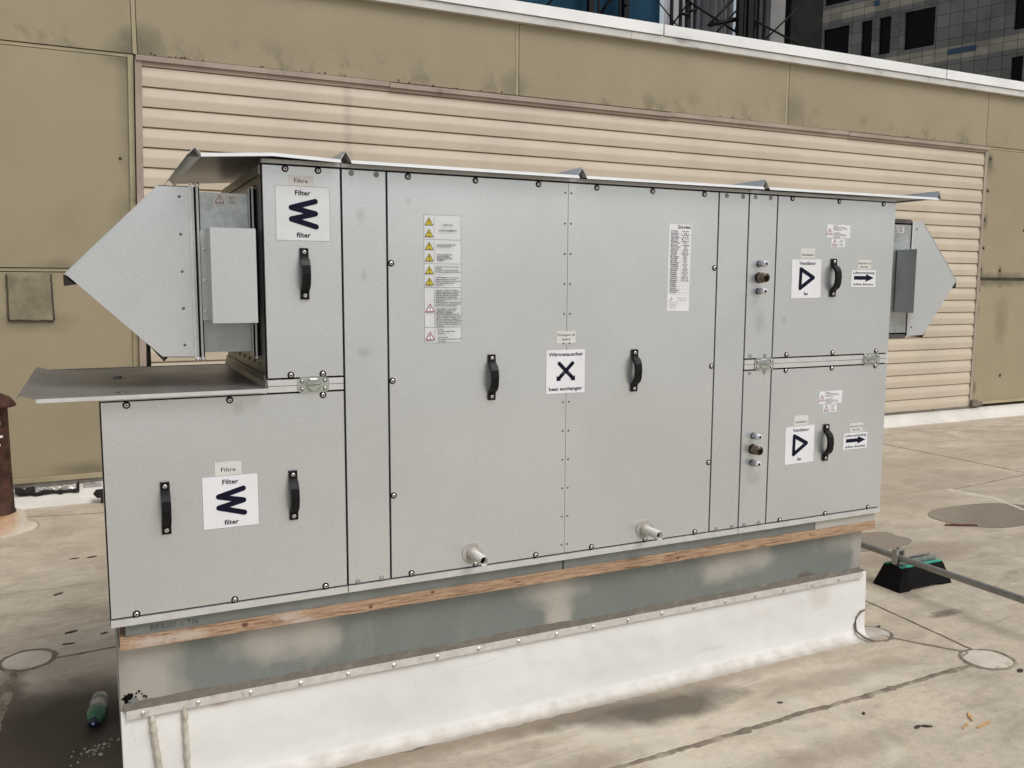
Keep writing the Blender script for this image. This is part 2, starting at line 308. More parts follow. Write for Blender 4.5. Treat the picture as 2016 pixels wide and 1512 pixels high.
M['twig'] = Mat('reddish_twig', (.12,.045,.025), .75).vary(60,.3).done()
M['stone'] = Mat('pale_grit', (.42,.36,.28), .8).vary(90,.25).done()
M['concrete'] = Mat('grey_concrete', (.22,.22,.22), .8).vary(2,.12).done()
m = Mat('green_clear_plastic', (.10,.28,.16), .12, 0, .5); m.vary(20,.1); m.b.inputs['Transmission Weight'].default_value = .55; m.b.inputs['Alpha'].default_value = 1; M['green'] = m.done()
m = Mat('cloudy_clear_plastic', (.36,.38,.33), .15); m.vary(20,.1); m.b.inputs['Transmission Weight'].default_value = .5; M['clear'] = m.done()
M['blabel'] = Mat('worn_bottle_label', (.36,.34,.29), .6).vary(18,.08).patch((.14,.13,.11),.6,35,.52,.62).done()
M['navycap'] = Mat('navy_bottle_cap', (.008,.012,.035), .3).vary(30,.1).done()
M['white'] = Mat('white_print', (.5,.55,.7), .5).vary(30,.05).done()
# ------------------------------------------------------------------ lettering
_cache = {}
def text_geo(s, bold=0.0):
    k = (s, bold)
    if k in _cache: return _cache[k]
    cu = bpy.data.curves.new('lettering', 'FONT'); cu.body = s; cu.size = 1.0; cu.resolution_u = 2; cu.offset = bold; cu.space_line = 1.0
    o = bpy.data.objects.new('lettering', cu); sc.collection.objects.link(o)
    dg = bpy.context.evaluated_depsgraph_get(); me = o.evaluated_get(dg).to_mesh()
    vs = [(v.co.x, v.co.y) for v in me.vertices]; fs = [tuple(p.vertices) for p in me.polygons]
    if me.polygons and me.polygons[0].normal.z < 0: fs = [f[::-1] for f in fs]
    o.evaluated_get(dg).to_mesh_clear(); bpy.data.objects.remove(o); bpy.data.curves.remove(cu)
    _cache[k] = (vs, fs); return _cache[k]
class Sticker:
    """flat film on the plane y=Y: x right, z up; layers step out a tenth of a millimetre"""
    def __init__(s, x0, x1, z0, z1, mat, Y=0.0, rot=0.0):
        s.b = MB(); s.mats = [mat]; s.Y = Y; s.cx, s.cz = (x0+x1)/2, (z0+z1)/2; s.rot = rot; s.layer = 0
        s.film(x0, x1, z0, z1, 0)
    def mi(s, m):
        if m not in s.mats: s.mats.append(m)
        return s.mats.index(m)
    def T(s, x, z):
        a = s.rot; dx, dz = x-s.cx, z-s.cz
        return s.cx+dx*math.cos(a)-dz*math.sin(a), s.cz+dx*math.sin(a)+dz*math.cos(a)
    def y(s): return s.Y-.0007-s.layer*.00006
    def poly(s, pts, m):
        s.layer += 1; pts = [s.T(*p) for p in pts]
        n = len(pts); ar = sum(pts[i][0]*pts[(i+1)%n][1]-pts[(i+1)%n][0]*pts[i][1] for i in range(n))
        if ar < 0: pts = pts[::-1]
        s.b.add([(x,s.y(),z) for x,z in pts], [list(range(n))], s.mi(m))
    def film(s, x0, x1, z0, z1, mi):
        c = [s.T(x0,z0), s.T(x1,z0), s.T(x1,z1), s.T(x0,z1)]
        s.b.prism(c, 'y', s.Y+.002, s.Y-.0006, mi)
    def rect(s, x0, x1, z0, z1, m): s.poly([(x0,z0),(x1,z0),(x1,z1),(x0,z1)], m)
    def stroke(s, a, b, wd, m, n=8):
        d = Vector((b[0]-a[0], b[1]-a[1])).normalized(); ang = math.atan2(d.y, d.x); r = wd/2; pts = []
        for k in range(n+1): t = ang+math.pi/2+math.pi*k/n; pts.append((a[0]+r*math.cos(t), a[1]+r*math.sin(t)))
        for k in range(n+1): t = ang-math.pi/2+math.pi*k/n; pts.append((b[0]+r*math.cos(t), b[1]+r*math.sin(t)))
        s.poly(pts, m)
    def frame(s, x0, x1, z0, z1, wd, m):
        s.rect(x0,x1,z0,z0+wd,m); s.rect(x0,x1,z1-wd,z1,m); s.rect(x0,x0+wd,z0,z1,m); s.rect(x1-wd,x1,z0,z1,m)
    def text(s, t, x, z, h, m, align='c', width=None, bold=0.0):
        # h: cap height; width: squeeze or stretch to this width
        vs, fs = text_geo(t, bold)
        if not vs: return
        xs = [v[0] for v in vs]; w0, w1 = min(xs), max(xs); k = h/.73; kx = k if width is None else width/(w1-w0)
        ox = x-(w0+w1)/2*kx if align == 'c' else x-w0*kx
        s.layer += 1
        pts = [s.T(ox+v[0]*kx, z+v[1]*k) for v in vs]
        s.b.add([(p[0], s.y(), p[1]) for p in pts], fs, s.mi(m))
    def warn(s, cx, z0, wd, fill, rim):
        h = wd*.88; a, b, c = (cx-wd/2,z0), (cx+wd/2,z0), (cx,z0+h); s.poly([a,b,c], fill)
        t = wd*.09 if rim is M['red'] else wd*.06
        for p, q in ((a,b),(b,c),(c,a)): s.stroke(p, q, t, rim, 3)
        s.poly([(cx-wd*.065,z0+h*.66),(cx+wd*.065,z0+h*.66),(cx+wd*.03,z0+h*.30),(cx-wd*.03,z0+h*.30)], M['ink'])
        s.poly([(cx-wd*.055,z0+h*.22),(cx+wd*.055,z0+h*.22),(cx+wd*.055,z0+h*.10),(cx-wd*.055,z0+h*.10)], M['ink'])
    def build(s, parent, label=None):
        o = s.b.build('sticker', s.mats, parent)
        if label: o['label'] = label
        return o
# ------------------------------------------------------------------ roof, street
rb = MB()
rb.box(-30,45,-30,70,-.35,GZ)
roof = rb.build('roof', M['roof']); tag(roof, kind='structure')
st = MB(); st.box(-900,900,-900,900,-13.2,-12.7); tag(st.build('street', M['concrete']), kind='structure')
def ribbon(path, wd, h, seed, jag=.25, step=.02):
    rnd = random.Random(seed); pts = []
    for a, b in zip(path[:-1], path[1:]):
        a, b = Vector(a), Vector(b); n = max(2, int((b-a).length/step))
        for k in range(n): pts.append(a+(b-a)*(k/n))
    pts.append(Vector(path[-1])); mb = MB(); vs = []; blob = 0
    drift = 0
    for i, p in enumerate(pts):
        d = (pts[min(i+1,len(pts)-1)]-pts[max(i-1,0)]).normalized(); nrm = Vector((-d.y, d.x))
        drift = drift*.9+rnd.uniform(-1,1)*wd*.12
        if rnd.random() < .05: blob = rnd.uniform(.5,1.5)
        blob *= .6; ww = wd*(1+rnd.uniform(-jag,jag)+blob)
        c = p+nrm*drift
        vs += [(c.x-nrm.x*ww/2, c.y-nrm.y*ww/2, GZ-.002), (c.x-nrm.x*ww/4, c.y-nrm.y*ww/4, GZ+h), (c.x+nrm.x*ww/4, c.y+nrm.y*ww/4, GZ+h*.9), (c.x+nrm.x*ww/2, c.y+nrm.y*ww/2, GZ-.002)]
    fs = [(4*i+k, 4*i+4+k, 4*i+5+k, 4*i+1+k) for i in range(len(pts)-1) for k in range(3)]
    return mb.add(vs, [f[::-1] for f in fs], 0, True)
def ring(cx, cy, rx, ry, n=40, a0=0, a1=360): return [(cx+rx*math.cos(R(a0+(a1-a0)*k/n)), cy+ry*math.sin(R(a0+(a1-a0)*k/n))) for k in range(n+1)]
def bead(path, wd, seed, h=.004, jag=.3): return ribbon(path, wd, h, seed, jag).build('sealant_bead', M['seam'], roof)
bead([(3.24,-.375),(1.646,-.392),(-2.5,-.40)], .022, 1, .005, .35)
bead([(3.42,3.0),(3.423,.358),(3.375,-.275)], .012, 2)
bead([(3.146,-.002),(3.332,-.281),(3.27,-.30)], .012, 3)
bead(ring(3.345,-.36,.105,.095), .020, 4)
bead(ring(3.125,.03,.085,.075,30,-170,120), .016, 5)
bead(ring(-.194,1.29,.098,.105), .024, 6, .004)
bead([(-.10,1.265),(.3,1.30),(.9,1.31)], .014, 7)
bead([(-.235,1.19),(-.24,.97),(-.25,.72),(-.27,.1)], .036, 8, .003)
bead([(6.933,3.438),(6.942,1.913),(6.9,-1.5)], .018, 9, .003)
bead([(-2,3.72),(-.408,3.75),(.102,3.66),(2,3.66)], .012, 10, .003)
bead([(5.83,1.74),(6.849,1.85),(9,1.95)], .012, 11, .003)
for k, (cx, cy, r) in enumerate(((3.345,-.36,.094),(-.194,1.29,.090))):
    pb = MB(); pb.prism([(cx+r*math.cos(2*math.pi*i/40), cy+r*math.sin(2*math.pi*i/40)) for i in range(40)], 'z', GZ-.002, GZ+.0025); pb.build('membrane_patch', M['patch'], roof)
pb = MB(); pb.prism(ring(3.14,.035,.07,.06,28)[:-1], 'z', GZ-.002, GZ+.003); pb.build('membrane_patch', M['membrane'], roof)
# a lapped membrane edge with a pale fold, far right
rl = ribbon([(5.83,1.76),(5.90,1.45),(5.80,1.148),(5.5,.3)], .05, .006, 12, .25); rl.build('membrane_lap', M['patch'], roof)
def blob_poly(cx, cy, rx, ry, seed, n=60, amp=.14):
    rnd = random.Random(seed); ph = [rnd.uniform(0,6.28) for _ in range(6)]
    return [(cx+rx*(1+amp*sum(math.sin((j+1)*2*math.pi*k/n+ph[j])/(j+1) for j in range(5)))*math.cos(2*math.pi*k/n), cy+ry*(1+amp*sum(math.sin((j+1)*2*math.pi*k/n+ph[j])/(j+1) for j in range(5)))*math.sin(2*math.pi*k/n)) for k in range(n)]
for k, (cx,cy,rx,ry,se) in enumerate(((5.42,1.13,.50,.26,3),(4.22,1.06,.34,.15,5))):
    pb = MB(); pb.prism(blob_poly(cx,cy,rx,ry,se), 'z', GZ-.003, GZ+.0035); tag(pb.build('puddle', M['puddle']), kind='structure')
# ------------------------------------------------------------------ penthouse wall
WY = 4.141
pent = empty('rooftop_penthouse', (4.4, WY, 0), 'long tan metal panelled rooftop wall with cream siding infill and white coping', 'building')
b = MB(); b.box(-9.2,18.4,WY+.04,WY+5,-.2,3.68); b.build('wall_core', M['shadowgap'], pent)
def tanpanel(x0, x1, z0, z1): MB().box(x0,x1,WY,WY+.05,z0,z1).build('wall_panel', M['tan'], pent, .004)
J = .018
xs = [-8.37,-5.43,-2.49,.452,3.381,6.311,9.225,12.15,15.1,18.0]
for a, c in zip(xs[:-1], xs[1:]): tanpanel(a+J, c-J, 3.112, 3.71)
for z0, z1 in ((1.645,3.080),(.212,1.613)):
    for a, c in zip(xs[:3], xs[1:4]): tanpanel(a+J, c-J-(.02 if c == xs[3] else 0), z0, z1)
    for a, c in zip(xs[6:-1], xs[7:]): tanpanel(a+J+.02, c-J, z0, z1)
for x in xs[1:-1]: MB().box(x-.0135,x+.0135,WY+.003,WY+.045,3.112,3.71).build('joint_strip', M['tantrim'], pent)
for x in xs[1:3]+xs[7:-1]: MB().box(x-.0135,x+.0135,WY+.003,WY+.045,.212,3.08).build('joint_strip', M['tantrim'], pent)
for a, c in ((xs[0],xs[3]),(xs[6]+.05,xs[-1])):
    MB().box(a,c-.03,WY+.006,WY+.045,3.086,3.106).build('joint_strip', M['tantrim'], pent)
    MB().box(a,c-.03,WY+.006,WY+.045,1.619,1.639).build('joint_strip', M['tantrim'] if a < 0 else M['shadowgap'], pent)
# siding: one mesh, every course a bellied clapboard
b = MB(); CH = .1366; z = .162; prof = []
while z < 3.05:
    zt = min(z+CH, 3.065); k = (zt-z)/CH
    prof.append([(WY-.002,z+.001),(WY-.027,z+.0005),(WY-.031,z+.004),(WY-.0335,z+.060*k),(WY-.0325,z+.072*k),(WY-.0205,zt-.006),(WY-.002,zt)]); z += CH
for p in prof:
    n = len(p); vs = [(x,y,zz) for x in (.47,9.19) for y,zz in p]
    b.add(vs, [(i,i+n,i+n+1,i+1) for i in range(n-1)], 0)
b.build('siding', M['siding'], pent)
# J-trim round the siding, drip cap over it in three lengths
MB().box(.448,.492,WY-.040,WY+.02,.165,3.085,0,-.075).build('siding_trim', M['jtrim'], pent, .003)
MB().box(.405,.440,WY-.012,WY+.045,.165,3.10,0,-.070).build('siding_trim', M['tantrim'], pent, .003)
MB().box(9.19,9.232,WY-.040,WY+.02,.165,3.085).build('siding_trim', M['jtrim'], pent, .003)
for a, c, o in ((.455,2.26,0),(2.262,4.9,.006),(4.902,7.1,0),(7.102,9.235,.005)):
    MB().box(a,c,WY-.050-o,WY+.03,3.062-o,3.098-o).box(a,c,WY-.034-o,WY+.02,3.040-o,3.0615-o).build('drip_cap', M['jtrim'], pent, .003)
MB().box(.45,9.24,WY-.045,WY+.02,.145,.170).build('siding_trim', M['basemetal'], pent, .003)
# base: angle, grimy metal, torn foil, white flashing with a cant
for a, c in ((-8.4,.40),(9.24,18)):
    MB().box(a,c,WY-.030,WY+.03,.178,.210).build('base_angle', M['tantrim'], pent, .003)
b = MB(); b.prism([(WY-.17,GZ-.02),(WY-.17,GZ+.004),(WY-.085,GZ+.035),(WY-.06,.115),(WY-.055,.142),(WY+.03,.142),(WY+.03,GZ-.02)], 'x', -8.4, 18); b.build('base_flashing', M['baseflash'], pent)
b = MB(); b.box(-8.4,.44,WY-.022,WY+.03,.143,.177); b.build('base_metal', M['basemetal'], pent)
b = MB(); b.box(-.36,-.11,WY-.062,WY-.022,.128,.150); b.box(-.105,-.03,WY-.068,WY-.024,.118,.152); b.box(.0,.42,WY-.064,WY-.024,.126,.156); b.build('foil_tape', M['foil'], pent, .004)
b = MB()
rnd = random.Random(3)
def ragged(x0,x1,z0,z1,n,seed,amp):
    rr = random.Random(seed); top = [(x0+(x1-x0)*k/n, z1+rr.uniform(-amp,amp)) for k in range(n+1)]; bot = [(x0+(x1-x0)*k/n, z0+rr.uniform(-amp,amp)) for k in range(n+1)]
    return bot+top[::-1]
b.prism(ragged(-.40,-.05,.095,.122,14,4,.008), 'y', WY-.055, WY-.075); b.prism(ragged(-.42,-.30,.115,.155,8,6,.012), 'y', WY-.055, WY-.080); b.prism([(-.055,.10),(-.03,.10),(-.028,.175),(-.045,.16)], 'y', WY-.05, WY-.082)
b.build('torn_felt', M['torn'], pent)
# square cover plate with a caulked outline
b = MB(); b.prism([(-.394,1.607),(-.135,1.607),(-.135,1.292),(-.150,1.287),(-.398,1.297)], 'y', WY-.012, WY+.02, 1)
for a, c in (((-.396,1.60),(-.400,1.29)),((-.135,1.60),(-.132,1.29)),((-.400,1.292),(-.130,1.287))):
    n = 14; pth = [Vector((a[0]+(c[0]-a[0])*k/n+rnd.uniform(-.002,.002), WY-.010, a[1]+(c[1]-a[1])*k/n+rnd.uniform(-.002,.002))) for k in range(n+1)]; b.tube(pth, .006, 6, 0)
b.build('cover_plate', [M['shadowgap'], M['tanpatch']], pent)
for x, z in ((9.33,2.98),(9.32,2.62),(9.30,2.30),(9.31,1.98),(9.29,1.74),(9.62,1.73),(9.28,1.50),(9.27,1.30),(9.27,1.02),(9.26,.74),(9.75,.50),(.33,2.40),(.38,.47),(10.0,2.2)):
    MB().lathe((x,WY-.001,z),(0,-1,0),[(.021 if x > 1 else .012,-.002),(.018 if x > 1 else .010,.003),(.006,.006)],9).build('fastener', M['shadowgap'], pent)
b = MB(); rr = random.Random(12)
for k in range(70):
    x = .5+rr.random()**1.3*8.6 if k < 50 else rr.choice((.62,.80,1.33,2.0,2.62,2.66,5.5,6.9))+rr.uniform(-.05,.05); z = 3.103+abs(rr.gauss(0,.012)); r = rr.uniform(.003,.010)
    b.prism([(x+r*rr.uniform(.5,1.6)*math.cos(t*1.05),z+r*rr.uniform(.4,.9)*math.sin(t*1.05)) for t in range(6)], 'y', WY+.003, WY-.006)
b.build('peeling_sealant', M['shadowgap'], pent)['kind'] = 'stuff'
MB().prism([(9.20,.165),(9.36,.172),(9.38,.215),(9.30,.205),(9.27,.245),(9.20,.24)], 'y', WY-.02, WY-.075).build('bent_flashing', M['basemetal'], pent)
# white coping in lengths, lower trim behind it
cx = [-9.3,-6.1,-2.5,1.14,4.80,8.46,12.1,15.8,18.5]
for a, c in zip(cx[:-1], cx[1:]): MB().box(a+.008,c-.008,WY-.060,WY+.5,3.752,3.845).build('coping', M['coping'], pent, .006)
for a, c in zip([-9.3,-3,.9,4.47,8.2,11.9], [-3,.9,4.47,8.2,11.9,18.5]):
    MB().box(a+.002,c-.002,WY-.048,WY+.4,3.688,3.745).build('fascia_trim', M['coptrim'], pent, .003)
# ------------------------------------------------------------------ roof kerb under the unit
kerb = empty('roof_kerb', (1.6,.4,GZ), 'white membrane wrapped kerb with grey green metal top and timber strip', 'roof kerb')
D1 = .77
MB().box(.150,2.74,.012,D1,.552,.5885).build('cap_strip', M['cap'], kerb, .002)
MB().box(2.742,3.078,.010,D1,.552,.5885).build('cap_strip', M['cappale'], kerb, .002)
MB().box(1.5595,1.5625,.0095,.02,.553,.588).build('cap_joint', M['gasket'], kerb)
MB().box(.134,3.079,.004,D1+.01,.516,.5515).build('timber_strip', M['wood'], kerb, .003)
MB().box(.128,3.035,.034,D1-.02,.30,.5155).build('metal_skirt', M['skirt'], kerb, .003)
b = MB(); n = 90; rr = random.Random(2)
for k in range(n):
    x0 = .135+(3.035-.135)*k/n; x1 = .135+(3.035-.135)*(k+1)/n
    if k == 0: prevh = .349
    h = .347+.0025*math.sin(k*.35)+rr.uniform(-.001,.0015)
    b.add([(x0,.020,.326),(x1,.020,.326),(x1,.026,.336),(x0,.026,.336),(x1,.034,h),(x0,.034,prevh)], [(0,1,2,3),(3,2,4,5)], 0, True); prevh = h
b.build('caulk_line', M['caulk'], kerb)
tb = MB().box(.142,3.036,.016,.04,.304,.3275).build('termination_bar', M['bar'], kerb, .0015)
sb = MB(); sb.lathe((0,0,0),(0,-1,0),[(.0068,0),(.0068,.0012),(.0048,.0025),(.0045,.006),(.0025,.0065)],6,0,False)
bscrew = None
xs_b = [.186+i*.1505 for i in range(20)]
for x in xs_b:
    if x > 3.03: break
    if bscrew is None: bscrew = sb.build('screw', M['screw'], tb, local=True, loc=Vector((x,.016,.316))-world_loc(tb)); 
    else: copy_to(bscrew, tb, Vector((x,.016,.3155))-world_loc(tb))
b = MB(); prof = [(.030,.326),(.026,.30),(.024,.22),(.024,.13),(.022,.080),(.016,.058),(.004,.044),(-.018,GZ+.001),(-.018,GZ-.01),(.3,GZ-.01),(.3,.326)]
n = len(prof); NX = 120; vs = []; rr = random.Random(11)
for k in range(NX+1):
    x = .128+(3.066-.128)*k/NX; e = math.sin(x*3.1)*.003+math.sin(x*7.7+1)*.0015
    for j, (y, z) in enumerate(prof): vs.append((x, y+(e if 1 < j < 8 else 0)+(rr.uniform(-.006,.006) if j == 7 else 0), z))
fs = [(k*n+j, (k+1)*n+j, (k+1)*n+j+1, k*n+j+1) for k in range(NX) for j in range(n-1)]
b.add(vs, [f[::-1] for f in fs], 0, True); b.add([vs[j] for j in range(n)], [list(range(n))], 0); b.add([vs[NX*n+j] for j in range(n)], [list(range(n))[::-1]], 0)
b.box(.1285,3.0655,.29,.78,GZ-.01,.325)
mem = b.build('membrane_flashing', M['membrane'], kerb)
def drip(x, z0, z1, seed, r0):
    rr = random.Random(seed); pth = []; rad = []; z = z0; k = 0
    while z > z1:
        t = (z0-z)/(z0-z1); pth.append(Vector((x+t*.02*(1 if seed == 1 else .2)+rr.uniform(-.001,.001), .0215, z))); rad.append(r0*(1+.10*math.sin(k*.9+seed))*(.6 if k < 2 else 1)*(1+rr.uniform(-.08,.08))); z -= .006; k += 1
    MB().tube(pth, rad, 10).build('sealant_drip', M['bead'], mem)
drip(.208,.303,.06,1,.010); drip(.297,.322,.06,2,.0085)
# round corner patch with caulk on the kerb face
pth = [Vector((3.062,.020,.155)), Vector((3.035,.019,.150)), Vector((3.015,.019,.13)), Vector((3.006,.019,.10)), Vector((3.008,.010,.07)), Vector((3.03,-.015,.048)), Vector((3.06,-.04,.036))]
MB().tube(pth, [.003,.005,.004,.006,.005,.005,.004], 8).build('sealant_bead', M['seam'], mem)
# rusted-through corner of the skirt
b = MB()
def shard(cx, cz, r, seed, y, n=13, mi=0, sx=1):
    rr = random.Random(seed); b.prism([(cx+sx*r*rr.uniform(.45,1.25)*math.cos(2*math.pi*k/n), cz+r*rr.uniform(.4,1.3)*math.sin(2*math.pi*k/n)) for k in range(n)], 'y', .036, y, mi)
shard(.147,.363,.0155,5,.0325,19); shard(.143,.351,.008,8,.0322,13); shard(.164,.352,.011,9,.0320,13,1,1.4)
for k, (x, z, r) in enumerate(((.178,.376,.0035),(.171,.371,.003),(.185,.368,.002),(.168,.362,.003),(.19,.360,.004),(.196,.357,.005))): shard(x, z, r, 20+k, .0318, 8, 0 if k < 4 else 2)
b.build('rust_hole', [M['hole'], M['cap'], M['rust']], kerb)
# handwriting on the cap strip
s = Sticker(.20,.2002,.556,.5562, M['cap'], .0115)
for i, (ch, x, h) in enumerate((('R',.222,.017),('E',.234,.016),('A',.248,.018),('1',.262,.017),('0',.272,.015),('1',.282,.017),('-',.291,.015),('C',.302,.012),('7',.318,.017),('H',.336,.018))):
    s.text(ch, x, .560+.0006*math.sin(i*2), h, M['marker'], 'c')
so = s.b.build('handwriting', s.mats, kerb)
# ------------------------------------------------------------------ the air handling unit
X0,X0b,X1,X2,X3,X4,X5,X6,X7 = .1121,.5575,.7876,.9274,1.5585,2.1891,2.3299,2.4679,3.0978
ZB,ZG,ZL,ZU,ZT = .589,.6116,1.2268,1.2682,1.8874
DP = .8
unit = empty('air_handling_unit', (1.6,.4,ZB), 'big silver rooftop ventilation unit with pointed hoods and black handles', 'ventilation unit')
def pt(name, mb, mats, bevel=0, label=None):
    o = mb.build(name, mats, unit, bevel)
    if label: o['label'] = label
    return o
SB = [M['sheet'], M['gasket']]
b = MB(); b.box(X0,X1-.002,.014,DP,ZB+.002,ZL-.004,0,0,1); b.box(X0b,X1-.002,.014,DP,ZL-.002,ZT-.002,0,0,1); b.box(X1,X5,.014,DP,ZB+.002,ZT-.002,0,0,1); b.box(X5+.002,X7,.014,DP,ZB+.002,ZT-.002,0,0,1)
# side frame rails of the upper filter box
b.box(X0b-.006,X0b+.02,.016,DP,ZT-.03,ZT-.003); b.box(X0b-.006,X0b+.02,.016,DP,ZU-.02,ZU+.012)
for k in range(7):
    for z in (ZT-.055, ZU+.04): b.lathe((X0b,.1+k*.1,z),(-1,0,0),[(.004,0),(.004,.003),(.002,.004)],8,0)
M['side'] = Mat('shaded_sheet', (.19,.185,.175), .34, .8).vary(200,.06,2).vary(3,.1).done()  # sheet colour darkened to hold the shade of casing side and canopy underside
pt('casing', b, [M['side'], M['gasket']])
g = .0034
def panel(name, x0, x1, z0, z1, label=None, mat='panel'):
    return pt(name, MB().box(x0+g,x1-g,0,.018,z0+g,z1-g), M[mat], .0012, label)
p_lf = panel('access_panel', X0, X1, ZG, ZL, 'wide lower filter panel with two black handles')
p_uf = panel('access_panel', X0b, X1, ZU, ZT, 'narrow upper filter panel with one black handle')
p_ex = pt('access_panel', MB().box(X2+g,X3-.0008,0,.018,ZG+g,ZT-g).box(X3+.0008,X4-g,0,.018,ZG+g,ZT-g), M['panel'], .0008, 'large heat exchanger panel in two riveted sheets')
p_fu = panel('access_panel', X6, X7, ZU, ZT, 'upper fan panel with airflow arrow sticker')
p_fl = panel('access_panel', X6, X7, ZG, ZL, 'lower fan panel with airflow arrow sticker')
s1 = panel('post_panel', X1, X2, ZG, ZT); s2 = panel('post_panel', X4, X5, ZG, ZT)
s3 = panel('post_panel', X5, X6, ZU, ZT); s4 = panel('post_panel', X5, X6, ZG, ZL)
for a, c in ((X0,X1),(X1,X5),(X5,X7)):
    pt('base_rail', MB().box(a+.0015,c-.0015,-.002,.03,ZB,ZG-g*.7), M['edge'], .0015)
for a, c in ((X0b,X1),(X1,X5),(X5,X7)):
    pt('top_rail', MB().box(a+.0015,c-.0015,-.001,.03,ZT+g*.7,1.901), M['sheet'], .0015)
ZM = (ZL+ZU)/2
for a, c in ((X0b+.002,X1-g),(X5+g,X7)):
    pt('mid_rail', MB().box(a,c,-.001,.02,ZM+.0008,ZU-g*.7).box(a,c,-.001,.02,ZL+g*.7,ZM-.0008), M['edge'], .001)
pt('mid_rail', MB().box(X0,X0b,-.001,.02,ZL+.001,1.236), M['edge'], .001)
# fixings
def screw_mesh():
    b = MB(); b.lathe((0,0,0),(0,-1,0),[(.0102,-.001),(.0102,.0012),(.0092,.0018)],20,0)
    b.lathe((0,0,0),(0,-1,0),[(.0066,.0015),(.0066,.0030),(.0055,.0047),(.0030,.0057)],18,1)
    b.lathe((0,0,0),(0,-1,0),[(.0027,.0050),(.0027,.00585)],6,2,False)
    return b
_first = {}
def fix(kind, parent, x, z, y=0.0):
    loc = Vector((x,y,z))-world_loc(parent)
    if kind not in _first:
        if kind == 'screw': o = screw_mesh().build('screw', [M['gasket'],M['screw'],M['hole']], parent, local=True, loc=loc)
        elif kind == 'rivet': o = MB().lathe((0,0,0),(0,-1,0),[(.0036,-.001),(.0036,.0008),(.002,.0018)],10).build('rivet', M['rivet'], parent, local=True, loc=loc)
        elif kind == 'plug': o = MB().lathe((0,0,0),(0,-1,0),[(.0088,-.001),(.0085,.0009),(.007,.0016)],20).build('plug_cap', M['plug'], parent, local=True, loc=loc)
        elif kind == 'handle':
            b = MB(); pf = [(0,0),(-.007,0),(-.009,.024),(-.026,.036),(-.033,.050),(-.036,.075),(-.033,.100),(-.026,.114),(-.009,.126),(-.007,.15),(0,.15),(0,.124),(-.014,.108),(-.021,.095),(-.023,.075),(-.021,.055),(-.014,.042),(0,.026)]
            # slab in strips so that the concave outline stays clean
            b.prism([(u,v-.075) for u,v in pf], 'x', -.0125, .0125)
            for z in (-.063,.063): b.lathe((0,-.008,z),(0,-1,0),[(.0062,-.002),(.0062,.001),(.0045,.0025)],12,1); b.lathe((0,-.008,z),(0,-1,0),[(.002,.002),(.002,.0027)],6,2,False)
            o = b.build('handle', [M['plastic'],M['screw'],M['hole']], parent, .0015, local=True, loc=loc)
        _first[kind] = o
        return o
    return copy_to(_first[kind], parent, loc)
for x in (.625,.72): fix('screw', p_uf, x, 1.8765); fix('screw', p_uf, x+.002, 1.279)
for x, z in ((.179,1.2145),(.451,1.214),(.721,1.2155),(.180,.6195),(.447,.6195),(.717,.6205)): fix('screw', p_lf, x, z)
for x in (.996,1.221,1.446,1.669,1.897,2.122): fix('screw', p_ex, x, 1.875); fix('screw', p_ex, x, .621)
for z in (1.611,1.248,.883): fix('screw', p_ex, .939, z); fix('screw', p_ex, 2.177, z)
for x in (2.54,2.782,3.025):
    fix('screw', p_fu, x, 1.8785); fix('screw', p_fu, x, 1.280); fix('screw', p_fl, x, 1.218); fix('screw', p_fl, x, .6185)
for k in range(13):
    z = 1.852-k*.1006
    for x in (1.547,1.570): fix('rivet', p_ex, x, z)
for p, xs_ in ((s1,(.819,.896)),(s2,(2.224,2.300))):
    for x in xs_: fix('plug', p, x, 1.8745); fix('plug', p, x, .621)
for x in (2.360,2.432): fix('plug', s3, x, 1.8755); fix('plug', s3, x, 1.281); fix('plug', s4, x, 1.2155); fix('plug', s4, x, .622)
fix('handle', p_uf, .673, 1.576); fix('handle', p_lf, .268, .916); fix('handle', p_lf, .625, .917)
fix('handle', p_ex, 1.277, 1.245); fix('handle', p_ex, 1.833, 1.246); fix('handle', p_fu, 2.765, 1.579); fix('handle', p_fl, 2.765, .916)
# corner brackets on the mid rails
def bracket():
    b = MB(); o = [(-.047,.012),(-.044,.019),(-.036,.0235),(.036,.0235),(.044,.019),(.047,.012),(.047,-.012),(.044,-.019),(.036,-.0235),(-.036,-.0235),(-.044,-.019),(-.047,-.012)]
    b.prism(o, 'y', .0, -.0035)
    i = [(-.024,.006),(-.013,.020),(.013,.020),(.024,.006),(.024,-.006),(.013,-.020),(-.013,-.020),(-.024,-.006)]; j = [(u*.8,v*.8) for u,v in i]
    vs = [(u,-.0034,v) for u,v in i]+[(u,-.009,v) for u,v in j]
    b.add(vs, [(k,(k+1)%8,(k+1)%8+8,k+8) for k in range(8)], 0); b.add(vs[8:], [list(range(8))], 0)
    b.box(-.018,.018,-.0098,-.008,-.0008,.0008,2)
    for x in (-.034,.034):
        for z in (-.012,.012): b.lathe((x,-.0035,z),(0,-1,0),[(.0062,-.001),(.0062,.0006)],14,2); b.lathe((x,-.0035,z),(0,-1,0),[(.0048,.0004),(.0045,.003),(.0025,.004)],12,1); b.lathe((x,-.0035,z),(0,-1,0),[(.0019,.003),(.0019,.0043)],6,2,False)
    return b
br = bracket().build('corner_bracket', [M['bracket'],M['screw'],M['hole']], unit, .0012, local=True, loc=Vector((.6925,-.001,ZM))-world_loc(unit))
for x in (2.428,2.998): copy_to(br, unit, Vector((x,-.001,ZM))-world_loc(unit))
